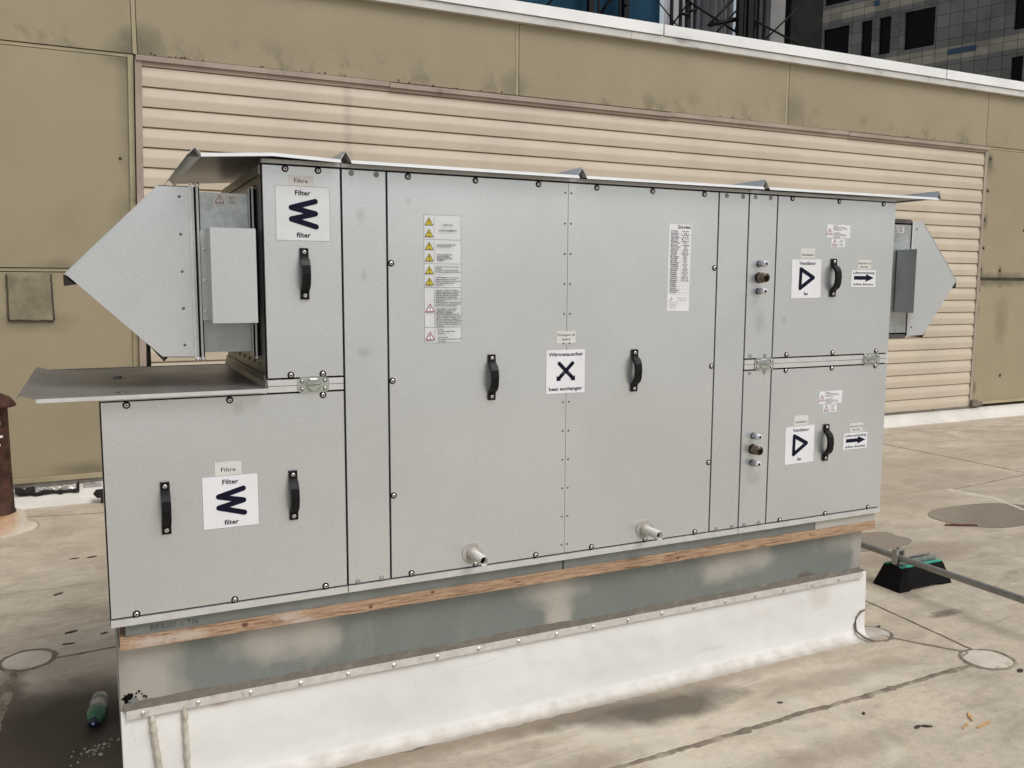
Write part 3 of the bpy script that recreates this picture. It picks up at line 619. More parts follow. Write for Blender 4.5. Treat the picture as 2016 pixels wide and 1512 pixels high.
# cable glands and drains
gl = MB(); gl.lathe((0,0,0),(0,-1,0),[(.0135,-.001),(.0135,.004)],6,2,False); gl.lathe((0,0,0),(0,-1,0),[(.0130,.004),(.0130,.020),(.0115,.024)],6,0,False); gl.lathe((0,0,0),(0,-1,0),[(.0115,.023),(.0110,.034),(.0095,.038),(.0055,.0385)],18,1); gl.lathe((0,0,0),(0,-1,0),[(.0056,.036),(.0056,.0388)],14,2)
gb = MB(); gb.lathe((0,0,0),(0,-1,0),[(.0205,-.001),(.0205,.006),(.0195,.008)],8,2,False); gb.lathe((0,0,0),(0,-1,0),[(.0195,.007),(.0195,.022),(.0175,.026)],8,0,False); gb.lathe((0,0,0),(0,-1,0),[(.018,.025),(.0175,.038),(.0155,.041)],24,0); gb.lathe((0,0,0),(0,-1,0),[(.0145,.0405),(.0145,.0416)],20,2); gb.lathe((0,0,0),(0,-1,0),[(.0110,.0412),(.0110,.0422)],20,0); gb.lathe((0,0,0),(0,-1,0),[(.0095,.042),(.0095,.0426)],18,2)
g1 = g2 = None
for p, zs in ((s3,(1.629,1.577,1.526)),(s4,(.970,.917,.864))):
    for i, z in enumerate(zs):
        loc = Vector((2.390,0,z))-world_loc(unit)
        if i == 1:
            if g2 is None: g2 = gb.build('cable_gland', [M['brass'],M['brass'],M['hole']], unit, local=True, loc=loc); g2['label'] = 'bigger brownish brass cable gland'
            else: copy_to(g2, unit, loc)
        else:
            if g1 is None: g1 = gl.build('cable_gland', [M['gland'],M['glandend'],M['hole']], unit, local=True, loc=loc); g1['label'] = 'small grey hexagonal cable gland'
            else: copy_to(g1, unit, loc)
dr = None
for x, z in ((1.209,.660),(1.893,.660)):
    loc = Vector((x,0,z))-world_loc(unit)
    if dr is None:
        dr = MB().lathe((0,0,0),(0,-1,0),[(.0165,0),(.016,.02),(.016,.098),(.0135,.098),(.0135,.03)],28,0).lathe((0,0,0),(0,-1,0),[(.0134,.06),(.0134,.075)],20,1).build('drain_pipe', [M['pvc'],M['hole']], unit, local=True, loc=loc)
        fl = MB().lathe((0,0,0),(0,-1,0),[(.037,-.001),(.037,.0024),(.036,.0034)],36,0,False).lathe((0,0,0),(0,-1,0),[(.0215,.003),(.0205,.012),(.0175,.013)],28,0).build('flange', M['pvcflange'], dr, local=True, loc=(0,0,0))
    else:
        d2 = copy_to(dr, unit, loc); copy_to(fl, d2, (0,0,0))
# canopy and its seam caps
XL, XR = .392, 3.300; CY0, CY1 = -.032, .83
def sheet(x0, x1, za0, za1):       # canopy length between x0 and x1, its left / right height
    b = MB()
    def q(x, z): return [(x,CY0-.002,z-.011),(x,CY0,z),(x,CY1,z+.002),(x,CY1,z-.011)]
    t = .0022; o = []
    for x, z in ((x0,za0),(x1,za1)): o += [(x,CY0-.009,z-.0105),(x,CY0,z),(x,CY1,z+.004),(x,CY1,z+.004-t),(x,CY0+t,z-t),(x,CY0-.006,z-.0110)]
    n = 6; b.add(o, [(i,(i+1)%n,(i+1)%n+n,i+n) for i in (1,2,4,5)], 0); b.add(o, [(3,4,10,9)], 2); b.add([o[0],o[6],o[7],o[1]], [(0,1,2,3)], 1); b.add(o, [list(range(n))[::-1], list(range(n,2*n))], 0)
    return b
canopy = empty('canopy', (0,0,0)); canopy.parent = unit; canopy.location = Vector((1.85,.4,1.905))-world_loc(unit)
CZ = 1.908
for a, c, za, zc in ((XL,.585,1.9005,1.9145),(.585,X1-.008,1.9145,CZ),(X1+.022,1.583-.004,CZ,CZ),(1.583+.024,2.366,CZ,CZ+.003),(2.392,XR,CZ+.003,CZ+.006)):
    sheet(a, c, za, zc).build('canopy_sheet', [M['sheet'],M['hem'],M['side']], canopy)  # underside gets the shade-darkened sheet colour
def capm(x0, x1, z, hgt=.025, drop=.006):
    xm = (x0+x1)/2; t = .0018; a = CY0-.001; c = CY1+.004
    o = [(x0,z-drop),(xm,z+hgt),(x1,z-drop),(x1-t*1.6,z-drop),(xm,z+hgt-t*2),(x0+t*1.6,z-drop)]
    return MB().prism(o, 'y', a, c).add([(x0+.001,a+.05,z-drop),(x1-.001,a+.05,z-drop),(xm,a+.05,z+hgt-.003)], [(0,1,2)], 1)  # dark inner triangle paints the unlit hollow of the cap
for x0, x1, z in ((X1-.012,X1+.026,CZ+.002),(1.583-.012,1.583+.030,CZ+.002),(2.356,2.396,CZ+.005),(3.290,3.322,CZ+.008)):
    capm(x0, x1, z).build('seam_cap', [M['sheet'],M['rivet']], canopy)
capm(.358,.397,CZ-.006,.016,.006).build('seam_cap', [M['sheet'],M['rivet']], canopy)
# drip tray on the lower filter box
b = MB(); t = .002; zt = 1.2445
b.box(-.034,X0b-.008,-.03,.82,zt-t,zt); b.box(-.036,X0b+.004,-.032,-.030,zt-.0095,zt+.0012,1)
b.prism([(-.034,zt),(-.072,zt+.012),(-.082,zt+.004),(-.082,zt+.0022),(-.0715,zt+.010),(-.034,zt-t)], 'y', -.022, .822)
b.prism([(X0b-.010,zt-.001),(X0b-.004,zt+.026),(X0b-.002,zt+.026),(X0b-.006,zt-.001)], 'y', -.022, .82)
b.box(-.034,X0b-.01,.82,.822,zt-.01,zt+.002)
b.lathe((.17,.05,zt-.001),(0,0,1),[(.013,0),(.013,.003),(.006,.004)],12,0); b.lathe((.17,.46,zt-.001),(0,0,1),[(.013,0),(.013,.006),(.006,.007)],12,0)
pt('drip_tray', b, [M['tray'], M['edge']])
# duct collars, hoods and actuator boxes
def collar(xa, xb, side):          # side -1: hood to the left of the collar
    y0, y1, z0, z1 = .1, .70, 1.333, 1.822
    b = MB(); b.box(xa+.012,xb-.012,y0+.012,y1-.012,z0+.012,z1-.012)
    if side > 0: b.box(xa,xb+.0005,y0+.0015,y1-.0125,z0+.0125,z1-.0125)
    fa, fb = (xa, xb) if side < 0 else (xb, xa)
    def flange(x, w_, e, m): b.box(x-w_/2,x+w_/2,y0-e,y1+e,z0-e,z1+e,m)
    s_ = -side
    if side > 0:
        flange(fa+s_*.002,.003,.0005,2); b.box(xa+.004,xb-.004,y0+.002,y1-.002,z1-.006,z1+.011,1); b.box(xa+.004,xb-.004,y0+.002,y1-.002,z0-.011,z0+.006,1); 
        return pt('duct_collar', b, [M['galv'],M['rivet'],M['gasket'],M['screw']])
    flange(fa+s_*.004,.006,.004,1); flange(fa+s_*.010,.004,-.001,2); flange(fa+s_*.0165,.006,.004,1); flange(fa+s_*.0215,.003,.001,2)
    flange(fb-s_*.004,.007,.002,2); flange(fb-s_*.0105,.005,.005,1); flange(fb-s_*.016,.004,.002,2); flange(fb-s_*.020,.003,.004,0)
    for x in (fa+s_*.003, fa+s_*.018, fb-s_*.008):
        for z in (z1+.007, z0-.007): b.lathe((x,y0+.004,z),(0,-1,0),[(.0065,0),(.0065,.006),(.004,.009)],8,3)
    return pt('duct_collar', b, [M['galv'],M['sheet'],M['gasket'],M['screw']])
def hood(pts, xf):
    y0, y1 = .1, .70; b = MB(); t = .002
    b.prism(pts, 'y', y0, y0+t); b.prism(pts, 'y', y1-t, y1)
    top, tl, tip, bl, bot = pts
    def slab(p, q, m=0, e=.0):
        d = Vector((q[0]-p[0],q[1]-p[1])).normalized(); nn = Vector((-d.y,d.x))*t
        b.prism([p,q,(q[0]+nn.x,q[1]+nn.y),(p[0]+nn.x,p[1]+nn.y)], 'y', y0-e, y1+e, m)
    slab(top, tl); slab(tl, tip, 0, .0015); slab(bl, bot)
    # screen in the open lower slope, with a dark return lip at tip and foot
    d = Vector((bl[0]-tip[0], bl[1]-tip[1])).normalized(); k = .03
    slab((tip[0]+d.x*k, tip[1]+d.y*k), (bl[0]-d.x*k, bl[1]-d.y*k), 1, -.004)
    for a, c in ((tip,(tip[0]+d.x*k,tip[1]+d.y*k)),((bl[0]-d.x*k,bl[1]-d.y*k),bl)): slab(a, c, 0, -.004)
    s_ = 1 if tip[0] < top[0] else -1
    b.prism([(tip[0]-s_*.004,tip[1]-.004),(tip[0]+s_*.026,tip[1]-.030),(tip[0]+s_*.004,tip[1]-.034),(tip[0]-s_*.004,tip[1]-.034)], 'y', y0+.004, y1-.004, 1)
    b.prism([(bl[0]-s_*.012,bl[1]+.004),(bl[0]+s_*.002,bl[1]-.013),(bl[0]+s_*.012,bl[1]-.002)], 'y', y0+.002, y1-.002, 1)
    for k in range(5): b.lathe((xf,y0,1.793-k*.106),(0,-1,0),[(.0045,-.001),(.0042,.0012),(.002,.002)],8,2)
    b.box(min(top[0],bot[0])-.004,max(top[0],bot[0])+.004,y0-.003,y0+.002,bot[1]-.002,top[1]+.002,3)
    return pt('weather_hood', b, [M['panel'],M['torn'],M['rivet'],M['edge']])
c1 = collar(.376, X0b-.0005, -1); h1 = hood([(.374,1.823),(.288,1.822),(.043,1.573),(.285,1.335),(.374,1.332)], .345)
c2 = collar(X7+.0005, 3.318, 1); h2 = hood([(3.320,1.823),(3.384,1.822),(3.618,1.573),(3.425,1.335),(3.320,1.332)], 3.346)
def actuator(x0, x1, flange):
    b = MB(); b.box(x0,x1,-.002,.098,1.435,1.703)
    if flange:
        b.box(x0-.016,x0+.01,.096,.1,1.440,1.700,1)
        for z in (1.645,1.555,1.465): b.lathe((x0-.008,.096,z),(0,-1,0),[(.005,-.001),(.005,.001),(.0035,.003)],10,2)
    return pt('actuator_box', b, [M['panel'],M['sheet'],M['screw']], .002)
actuator(.413,.537,True); actuator(3.231,3.352,False)
# ------------------------------------------------------------------ stickers on the unit
def filter_sticker(par, x0, x1, z0, z1, top, film):
    s = Sticker(x0,x1,z0,z1,film); cx, w_, h = (x0+x1)/2, x1-x0, z1-z0
    s.frame(x0,x1,z0,z1,.0009,M['line'])
    s.text('Filter', cx, z1-h*.165, h*.092, M['navy'], 'c', w_*.285, .022); s.text('filter', cx, z0+h*.065, h*.092, M['navy'], 'c', w_*.26, .022)
    P = [(cx+w_*.225,z0+h*.73),(cx-w_*.215,z0+h*.605),(cx+w_*.225,z0+h*.505),(cx-w_*.215,z0+h*.395),(cx+w_*.235,z0+h*.265)]
    for a, c in zip(P[:-1], P[1:]): s.stroke(a, c, h*.10, M['navy'], 10)
    s.build(par)
    t = Sticker(*top[0], top[1]); a = top[0]; t.text('Filtre', (a[0]+a[1])/2, a[2]+(a[3]-a[2])*top[2], .0125, M['ink'], 'c', .040, .006); t.build(par)
filter_sticker(p_uf, .595,.753,1.672,1.829, ((.633,.706,1.8295,1.8585), M['tape_warm'], .30), M['labgrey'])
filter_sticker(p_lf, .367,.524,.839,.9945, ((.404,.478,.995,1.034), M['tape'], .28), M['label'])
s = Sticker(1.480,1.633,1.1775,1.329,M['label']); s.frame(1.480,1.633,1.1775,1.329,.0007,M['line'])
s.text('Wärmetauscher', 1.5565,1.3065,.0125,M['navy'],'c',.134,.022); s.text('heat exchanger',1.5565,1.1885,.0125,M['navy'],'c',.130,.022)
for sx in (-1,1):
    a, c = (1.5565-sx*.026,1.281), (1.5565+sx*.026,1.231); s.stroke(a, c, .013, M['navy'], 8)
    s.poly([(1.5565+sx*.036,1.2215),(1.5565+sx*.036,1.240),(1.5565+sx*.018,1.2222)], M['navy'])
s.build(p_ex)
s = Sticker(1.520,1.594,1.350,1.3905,M['tape']); s.text('Échangeur de',1.557,1.3745,.0088,M['ink'],'c',.066,.006); s.text('chaleur',1.557,1.3595,.0088,M['ink'],'c',None,.006); s.build(p_ex)
def fan_sticker(par, x0, z0):
    x1, z1 = x0+.154, z0+.152; s = Sticker(x0,x1,z0,z1,M['label'],0,.012); s.frame(x0,x1,z0,z1,.0006,M['line']); cx = (x0+x1)/2
    s.text('Ventilator', cx+.004, z1-.0225, .0135, M['navy'], 'c', .086, .016); s.text('fan', cx-.001, z0+.012, .0135, M['navy'], 'c', None, .016)
    P = [(cx-.030,z0+.113),(cx-.032,z0+.039),(cx+.035,z0+.080)]
    for i in range(3): s.stroke(P[i], P[(i+1)%3], .0155, M['navy'], 8)
    s.build(par)
    a = (x0+.041, x0+.116, z0+.155, z0+.193); t = Sticker(*a, M['tape'], 0, .01); t.text('Ventilateur', (a[0]+a[1])/2, a[2]+.009, .0095, M['ink'], 'c', .064, .008); t.build(par)
def flow_sticker(par, x0, z0):
    x1, z1 = x0+.138, z0+.070; s = Sticker(x0,x1,z0,z1,M['label']); cx = (x0+x1)/2; s.frame(x0,x1,z0,z1,.0006,M['line'])
    s.text('Luftstromrichtung', cx, z1-.0165, .0105, M['navy'], 'c', .118, .012); s.text('airflow direction', cx, z0+.0075, .010, M['navy'], 'c', .112, .012)
    zc = z0+.0375; s.poly([(x0+.016,zc-.0075),(x0+.082,zc-.0075),(x0+.082,zc-.0155),(x1-.012,zc),(x0+.082,zc+.0155),(x0+.082,zc+.0075),(x0+.016,zc+.0075)], M['navy'])
    s.build(par)
    a = (x0+.034,x0+.108,z1+.002,z1+.040); t = Sticker(*a, M['tape']); t.text('direction du',(a[0]+a[1])/2,a[2]+.0205,.0088,M['ink'],'c',.068,.006); t.text("flux d'air",(a[0]+a[1])/2,a[2]+.006,.0088,M['ink'],'c',None,.006); t.build(par)
def warn_big(par, x0, z0):
    x1, z1 = x0+.127, z0+.0535; s = Sticker(x0,x1,z0,z1,M['label']); s.frame(x0,x1,z0,z1,.0005,M['line']); s.rect(x0+.033,x0+.0336,z0,z1,M['line'])
    s.warn(x0+.0165,z0+.014,.026,M['label'],M['red'])
    for i, (t, wd) in enumerate((('Warning:',.022),('Disconnect electrical power',.062),('before servicing or maintaining',.072),('this equipment.',.042),('',0),('Avertissement:',.036),("Couper l'alimentation avant",.060),("d'entretenir ou de réparer",.070),('cet équipement.',.034))):
        if t: s.text(t, x0+.037, z1-.0075-i*.0054, .0036, M['ink'], 'l', wd, .01)
    s.build(par)
def warn_small(par, x0, z0, Y=0.0, film='label'):
    x1, z1 = x0+.074, z0+.032; s = Sticker(x0,x1,z0,z1,M[film],Y); s.warn(x0+.018,z0+.0085,.024,M['label'],M['red']); s.text('HAZARD',x0+.018,z0+.002,.0042,M['ink'],'c',.026); s.rect(x0+.0375,x0+.0383,z0+.002,z1-.002,M['line'])
    for t, z, wd in (('MOVING',.0235,.019),('PARTS',.0185,.015),('PIÈCES',.0105,.016),('MOBILES',.0055,.021)): s.text(t, x0+.044, z0+z, .0036, M['ink'], 'l', wd)
    s.build(par)
fan_sticker(p_fu, 2.550, 1.499); fan_sticker(p_fl, 2.552, .841)
flow_sticker(p_fu, 2.864, 1.5425); flow_sticker(p_fl, 2.864, .875)
warn_big(p_fu, 2.722, 1.7355); warn_big(p_fl, 2.720, 1.073)
warn_small(p_fu, 2.749, 1.7005); warn_small(p_fl, 2.745, 1.039)
warn_small(c1, .438, 1.774, .112, 'tape'); warn_small(c2, 3.196, 1.774, .1012, 'label')
# tall caution strip
x0, x1, zb, ztp = 1.046, 1.171, 1.3625, 1.7625; s = Sticker(x0,x1,zb,ztp,M['labgrey']); s.frame(x0,x1,zb,ztp,.0010,M['line'])
H = ztp-zb; rows = [0,.19,.378,.563,.876,1]
for r in rows[1:-1]: s.rect(x0,x1,ztp-H*r-.0006,ztp-H*r+.0006,M['line'])
for a, c in zip(rows[:-1], rows[1:]): s.rect(x0+.0335,x0+.0343,ztp-H*c+.004,ztp-H*a-.004,M['line'])
for zc in (.08,.17,.268,.357,.455,.543): s.warn(x0+.017, ztp-H*zc, .026, M['yellow'], M['ink'])
s.warn(x0+.018, ztp-H*.752, .027, M['label'], M['red']); s.warn(x0+.018, ztp-H*.973, .027, M['label'], M['red'])
s.text('CAUTION', x0+.078, ztp-H*.082, .0052, M['ink'], 'c', .034, .01); s.text('AVERTISSEMENT', x0+.078, ztp-H*.126, .0052, M['ink'], 'c', .062, .01)
def lines(L, top, pitch, h, xl=.0375, m='ink'):
    for i, t in enumerate(L):
        if t: s.text(t, x0+xl, ztp-H*top-i*pitch, h*1.12, M['ink'], 'l', min(.085, max(.02, len(t)*.0025)), .02)
lines(['FOR USE IN NON FIRE RATED','INSTALLATIONS ONLY.'], .235, .0052, .0036, .042)
lines(['POUR UNE UTILISATION','EN AUCUN RECENSE','INSTALLATIONS NOTEES','SEULEMENT.'], .312, .0056, .0038, .042)
lines(['CAUTION: For General Ventilation','Only.','Do Not Use To Exhaust Hazardous','Or Explosive Materials And Vapors.'], .405, .0054, .0034, .0375, 'greyink')
lines(['AVERTISSEMENT : Pour ventilation','générale uniquement. Ne pas','utiliser pour évacuer des matières','et vapeurs dangereuses ou','explosives.'], .490, .0056, .0034, .0375, 'greyink')
lines(['WARNING - TO REDUCE THE RISK OF','FIRE, ELECTRIC SHOCK, OR INJURY TO','PERSONS, OBSERVE THE FOLLOWING:','Use this unit only in the manner','intended by the manufacturer.','If you have questions, contact the','manufacturer.','Before servicing or cleaning unit, switch','power off at service panel and lock the','service disconnecting means.','','AVERTISSEMENT - POUR REDUIRE','LE RISQUE DE INCENDIE, CHOC','ELECTRIQUE OU BLESSURE','PERSONNES, OBSERVER CE QUI SUIT:','Utiliser cet appareil uniquement de la','manière prévue par le fabricant. Si vous','avez des questions, contacter le','fabricant. Avant entretien ou nettoyage','couper le courant du service et','verrouiller les moyens de déconnexion','du service.'], .590, .00535, .0036)
lines(['Warning','Disconnect Supply Before','Servicing.','','Avertissement:',"Déconnecter l'alimentation avant",'l’entretien.'], .898, .0062, .0038, .042)
s.build(p_ex)
# rating plate (its square code is left out)
x0, x1, zb, ztp = 1.970, 2.067, 1.4545, 1.7640; s = Sticker(x0,x1,zb,ztp,M['label'],0,-.010); H = ztp-zb
s.text('BLAUBERG', x0+.0735, ztp-.0140, .0085, M['ink'], 'c', .042, .035)
s.stroke((x0+.0430,ztp-.0100),(x0+.0433,ztp-.0100),.0130,M['ink'],12); s.stroke((x0+.0430,ztp-.0100),(x0+.0433,ztp-.0100),.0085,M['label'],12); s.stroke((x0+.0405,ztp-.0080),(x0+.0455,ztp-.0120),.002,M['ink'],4)
L_ = ['Model / Modèle','Item number','Numéro d’article','Year of production','Voltage / Tension','Phase','Current / Courant','Power','Motor current','Courant du moteur','Motor power','Air flow / Débit','Max. pressure','IP rating','Weight / Poids','Heater / Chauffage','Fan supply','Ventilateur','Voltage','Current','Speed','Fan exhaust','Ventilateur','Voltage','Current','Speed','Installation','Heater','Voltage','Current','Power','Control']
rr = random.Random(4)
for i, t in enumerate(L_):
    z = ztp-.026-i*.0070
    s.text(t, x0+.008, z, .0044, M['ink'], 'l', rr.uniform(.026,.040), .03)
    if i < 26: s.text(rr.choice(['230 V','60 Hz','1~','2.4 A','0.52 kW','115 / 230','3.2 A','IP 44','1450 rpm','2021 / 04','AC 208-240']), x0+.072, z, .0042, M['ink'], 'c', rr.uniform(.010,.036), .02)
    if i % 2: s.rect(x0+.006,x1-.004,z-.0017,z-.0012,M['line'])
s.rect(x0+.0495,x0+.0499,ztp-H*.80,ztp-.020,M['line']); s.rect(x1-.0045,x1-.0041,ztp-H*.80,ztp-.020,M['line'])
s.warn(x0+.016,zb+.042,.011,M['label'],M['ink'])
for i in range(4): s.text('Conforms to UL STD' if i % 2 else 'Certified to CSA STD', x0+.008, zb+.030-i*.0066, .0032, M['greyink'], 'l', .034-.003*i)
for i in range(2): s.text('Assembled in Canada' if i else 'Fabriqué au Canada', x0+.062, zb+.046-i*.008, .0030, M['greyink'], 'c', .040)
s.build(p_ex)
# ------------------------------------------------------------------ conduit on its support block
blk = empty('pipe_support', (3.84,.42,GZ), 'black rubber pipe support block with teal stripe and metal channel', 'pipe support')
b = MB(); prof = [(-.19,0),(-.115,0),(-.095,.012),(.095,.012),(.115,0),(.19,0),(.182,.028),(.150,.105),(.146,.112),(-.146,.112),(-.150,.105),(-.182,.028)]
def taper(prof, y0, y1, zs):
    n = len(prof); vs = []
    for sgn in (-1,1):
        for u, v in prof:
            t = v/.112; vs.append((3.845+u, .42+sgn*(.082*(1-t)+.055*t), GZ+v))
    b.add(vs, [(i,(i+1)%n,(i+1)%n+n,i+n) for i in range(n)], 0); b.add(vs, [list(range(n))[::-1],list(range(n,2*n))], 0)
taper(prof, 0, 0, 0); b.build('rubber_block', M['rubber'], blk, .004)
MB().box(3.700,3.990,.368,.386,GZ+.1105,GZ+.118).box(3.700,3.990,.452,.470,GZ+.1105,GZ+.118).build('teal_stripe', M['teal'], blk, .002)
MB().box(3.715,3.985,.398,.440,GZ+.112,GZ+.116).box(3.715,3.985,.396,.399,GZ+.112,GZ+.138).box(3.715,3.985,.439,.442,GZ+.112,GZ+.138).box(3.715,3.985,.399,.407,GZ+.134,GZ+.138).box(3.715,3.985,.431,.439,GZ+.134,GZ+.138).build('strut_channel', M['strut'], blk)
b = MB(); b.box(3.700,3.713,.405,.435,GZ+.12,GZ+.19); b.box(3.752,3.765,.405,.435,GZ+.12,GZ+.19); b.box(3.702,3.763,.407,.433,GZ+.188,GZ+.196); b.lathe((3.732,.42,GZ+.195),(0,0,1),[(.011,0),(.011,.012),(.006,.013)],6,0,False); b.build('pipe_clamp', M['strut'], blk, .002)
pc = MB(); pth = [(3.735,3.85,.185),(3.733,.7,.183),(3.732,.42,.182),(3.731,-.3,.182),(3.73,-3.2,.18)]
pc.tube(pth, .0165, 18); 
cd = pc.build('conduit_pipe', M['conduit']); tag(cd, 'thin grey conduit pipe running over the black support block', 'pipe')
# ------------------------------------------------------------------ rusty vent pipe
vx, vy = -.492, 3.5
vent = empty('vent_pipe', (vx,vy,GZ), 'rusty brown vent pipe with flared cap and white boot', 'vent pipe')
b = MB().lathe((vx,vy,GZ),(0,0,1),[(.118,.08),(.118,.115),(.112,.12),(.107,.40),(.105,.76),(.108,.77)],36); b.build('pipe', M['rust'], vent)
b = MB().lathe((vx,vy,.795),(0,0,1),[(.150,0),(.153,.012),(.120,.055),(.06,.085),(.01,.092)],36); b.build('rain_cap', M['rust'], vent)
b = MB().lathe((vx,vy,GZ),(0,0,1),[(.24,.0),(.215,.006),(.175,.02),(.165,.09),(.150,.10),(.120,.105)],40); b.build('boot', M['boot'], vent)
b = MB(); rr = random.Random(8)
for k, (z, wd) in enumerate(((.735,.05),(.70,.075),(.66,.06),(.615,.085),(.60,.06),(.565,.07))):
    a0 = -math.pi/2+.62; pts = []
    for i in range(9): pts.append((a0-.75+.75*i/8*wd/.07, z+.012*abs(math.sin(i*1.7+k))+rr.uniform(0,.006)))
    for i in range(8,-1,-1): pts.append((a0-.75+.75*i/8*wd/.07, z-rr.uniform(.002,.010)))
    n = len(pts); r = .109; vs = [(vx+r*math.cos(a), vy+r*math.sin(a), zz) for a, zz in pts]
    b.add(vs, [(i, n-1-i-1, n-1-i) if False else (i, i+1, n-2-i, n-1-i) for i in range(8)], 0)
b.build('peeling_paint', M['flake'], vent)
# ------------------------------------------------------------------ bottle
A, B = Vector((.070,.745,GZ+.031)), Vector((.045,.545,GZ+.0305)); ax = (B-A).normalized(); L0 = (B-A).length
bot = empty('plastic_bottle', (.06,.66,GZ), 'discarded green plastic bottle with pale label lying by the kerb', 'bottle')
MB().lathe(A, ax, [(.016,0),(.026,.003),(.0295,.012),(.0285,.03),(.0295,.05)],28).build('bottle_base', M['clear'], bot)
MB().lathe(A, ax, [(.0285,.05),(.027,.078),(.0285,.105)],28).build('paper_label', M['blabel'], bot)
MB().lathe(A, ax, [(.0290,.105),(.0310,.118),(.0305,.142),(.025,.162),(.0155,.176),(.0125,.180)],28).build('bottle_shoulder', M['green'], bot)
MB().lathe(A, ax, [(.0145,.175),(.0148,.196),(.011,.199)],24,0).lathe(A, ax, [(.005,.1985),(.005,.1996)],8,1).build('bottle_cap', [M['navycap'],M['white']], bot)
# ------------------------------------------------------------------ litter
def sliver(x, y, l, wd, ang, name, mat, label, cat, group, h=.006):
    rr = random.Random(int(x*1000+y*777)); n = 5; up = []; lo = []
    for k in range(n+1):
        t = k/n-.5; ww = wd*(1-abs(t)*1.5)*rr.uniform(.6,1.2)+.0006; up.append((t*l, ww/2)); lo.append((t*l, -ww/2))
    l *= .62; ca, sa = math.cos(R(ang)), math.sin(R(ang)); P = [(x+u*ca-v*sa, y+u*sa+v*ca) for u, v in lo+up[::-1]]
    o = MB().prism(P, 'z', GZ+.0005, GZ+h).build(name, mat); return tag(o, label, cat, group)
gsp = 'orange wood slivers on the roof'
sliver(2.845,-.655,.062,.012,50,'wood_splinter',M['splint'],'short orange splinter tilted above the other two slivers','splinter',gsp)
sliver(2.775,-.690,.050,.008,20,'wood_splinter',M['splint'],'thin pale orange sliver, leftmost of the three near the front seam','splinter',gsp)
sliver(2.838,-.712,.080,.012,8,'wood_splinter',M['splint'],'longest flat orange splinter, nearest of the three slivers','splinter',gsp)
sliver(5.03,1.04,.20,.018,-28,'twig',M['twig'],'reddish brown twig lying in the far puddle','twig',None,.012)
gl_ = 'dark bits of dead leaf on the roof'
for x, y, l, wd, a, lab in ((2.616,-.624,.030,.020,10,'blackish leaf scrap left of the orange splinters'),(2.650,-.634,.040,.014,-30,'torn dark leaf scrap nearest the orange splinters'),(2.524,-.474,.020,.012,40,'small dark leaf fleck right of the front seam bumps'),(2.309,-.285,.022,.012,-20,'dark fleck between the kerb and the front seam'),(3.219,.077,.026,.014,15,'black leaf fleck beside the kerb corner patch'),(3.365,-.487,.040,.022,20,'dark crumb at the foot of the right sealant ring'),(-.04,1.531,.050,.022,15,'curled dark leaf above the left sealant ring'),(.043,2.651,.05,.018,10,'dark leaf scrap behind the unit near its left edge'),(-.043,2.661,.05,.015,5,'dark leaf sliver farthest left on the open roof'),(-.106,2.079,.045,.025,30,'dark leaf scrap midway between vent pipe and left ring'),(-.048,1.397,.05,.010,-8,'thin dark leaf strip touching the left sealant ring'),(.089,1.458,.03,.016,20,'brown leaf scrap beside the unit above the left seam')):
    sliver(x,y,l,wd,a,'dead_leaf',M['leaf'],lab,'leaf',gl_,.004)
b = MB(); rr = random.Random(6)
def pebble(x, y, r):
    b.lathe((x,y,GZ-.001),(rr.uniform(-.2,.2),rr.uniform(-.2,.2),1),[(r*.7,0),(r*rr.uniform(.9,1.1),r*.5),(r*.6,r*1.0),(r*.2,r*1.15)],7,0,False)
for k in range(46):
    t = rr.gauss(0,1); pebble(.055+t*.028+rr.gauss(0,.012), .425+t*.012+rr.gauss(0,.014), rr.uniform(.0015,.0045))
for x, y, r in ((.066,.378,.008),(.0,.36,.004),(.078,.445,.006),(-.02,.35,.003)): pebble(x, y, r)
tag(b.build('grit', M['stone']), 'pale crumbs of grit in front of the bottle cap', 'grit', None, 'stuff')
b = MB(); b.prism([(.055,GZ+.07),(.075,GZ+.095),(.16,GZ+.098),(.165,GZ+.045),(.08,GZ+.04)], 'y', 3.93, 3.965); b.prism([(.10,GZ),(.15,GZ),(.15,GZ+.045),(.10,GZ+.045)], 'y', 3.935, 3.96)
tag(b.build('rubber_scrap', M['torn'], None, .004), 'black pointed rubber scrap at the foot of the tan wall', 'scrap')
# ------------------------------------------------------------------ office tower behind (right)
P0 = Vector((41.8+.106, 40.5-2.59, 0)); dS = Vector((.316,-.949,0)).normalized(); nS = Vector((-.949,-.316,0)).normalized()
tower = empty('office_tower', (P0.x,P0.y,-12.7), 'grey office tower in painted-on shade with beige tile bands and black windows', 'building')
m = Mat('shaded_facade_tile', (.15,.152,.143), .6, 0, .3)  # the facade's shade is put into this darker base colour
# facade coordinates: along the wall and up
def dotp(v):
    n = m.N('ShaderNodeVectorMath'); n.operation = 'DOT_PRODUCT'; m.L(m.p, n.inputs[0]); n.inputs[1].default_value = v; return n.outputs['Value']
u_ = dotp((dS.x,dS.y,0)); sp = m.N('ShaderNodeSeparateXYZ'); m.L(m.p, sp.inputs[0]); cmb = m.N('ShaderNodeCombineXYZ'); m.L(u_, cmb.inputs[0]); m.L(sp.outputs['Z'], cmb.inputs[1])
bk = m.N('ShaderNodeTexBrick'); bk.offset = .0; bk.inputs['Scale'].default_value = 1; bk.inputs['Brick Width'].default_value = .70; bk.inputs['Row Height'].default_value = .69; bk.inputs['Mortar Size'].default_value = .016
bk.inputs['Color1'].default_value = (.80,.80,.80,1); bk.inputs['Color2'].default_value = (1.15,1.15,1.15,1); bk.inputs['Mortar'].default_value = (.30,.30,.30,1); m.L(cmb.outputs[0], bk.inputs['Vector'])
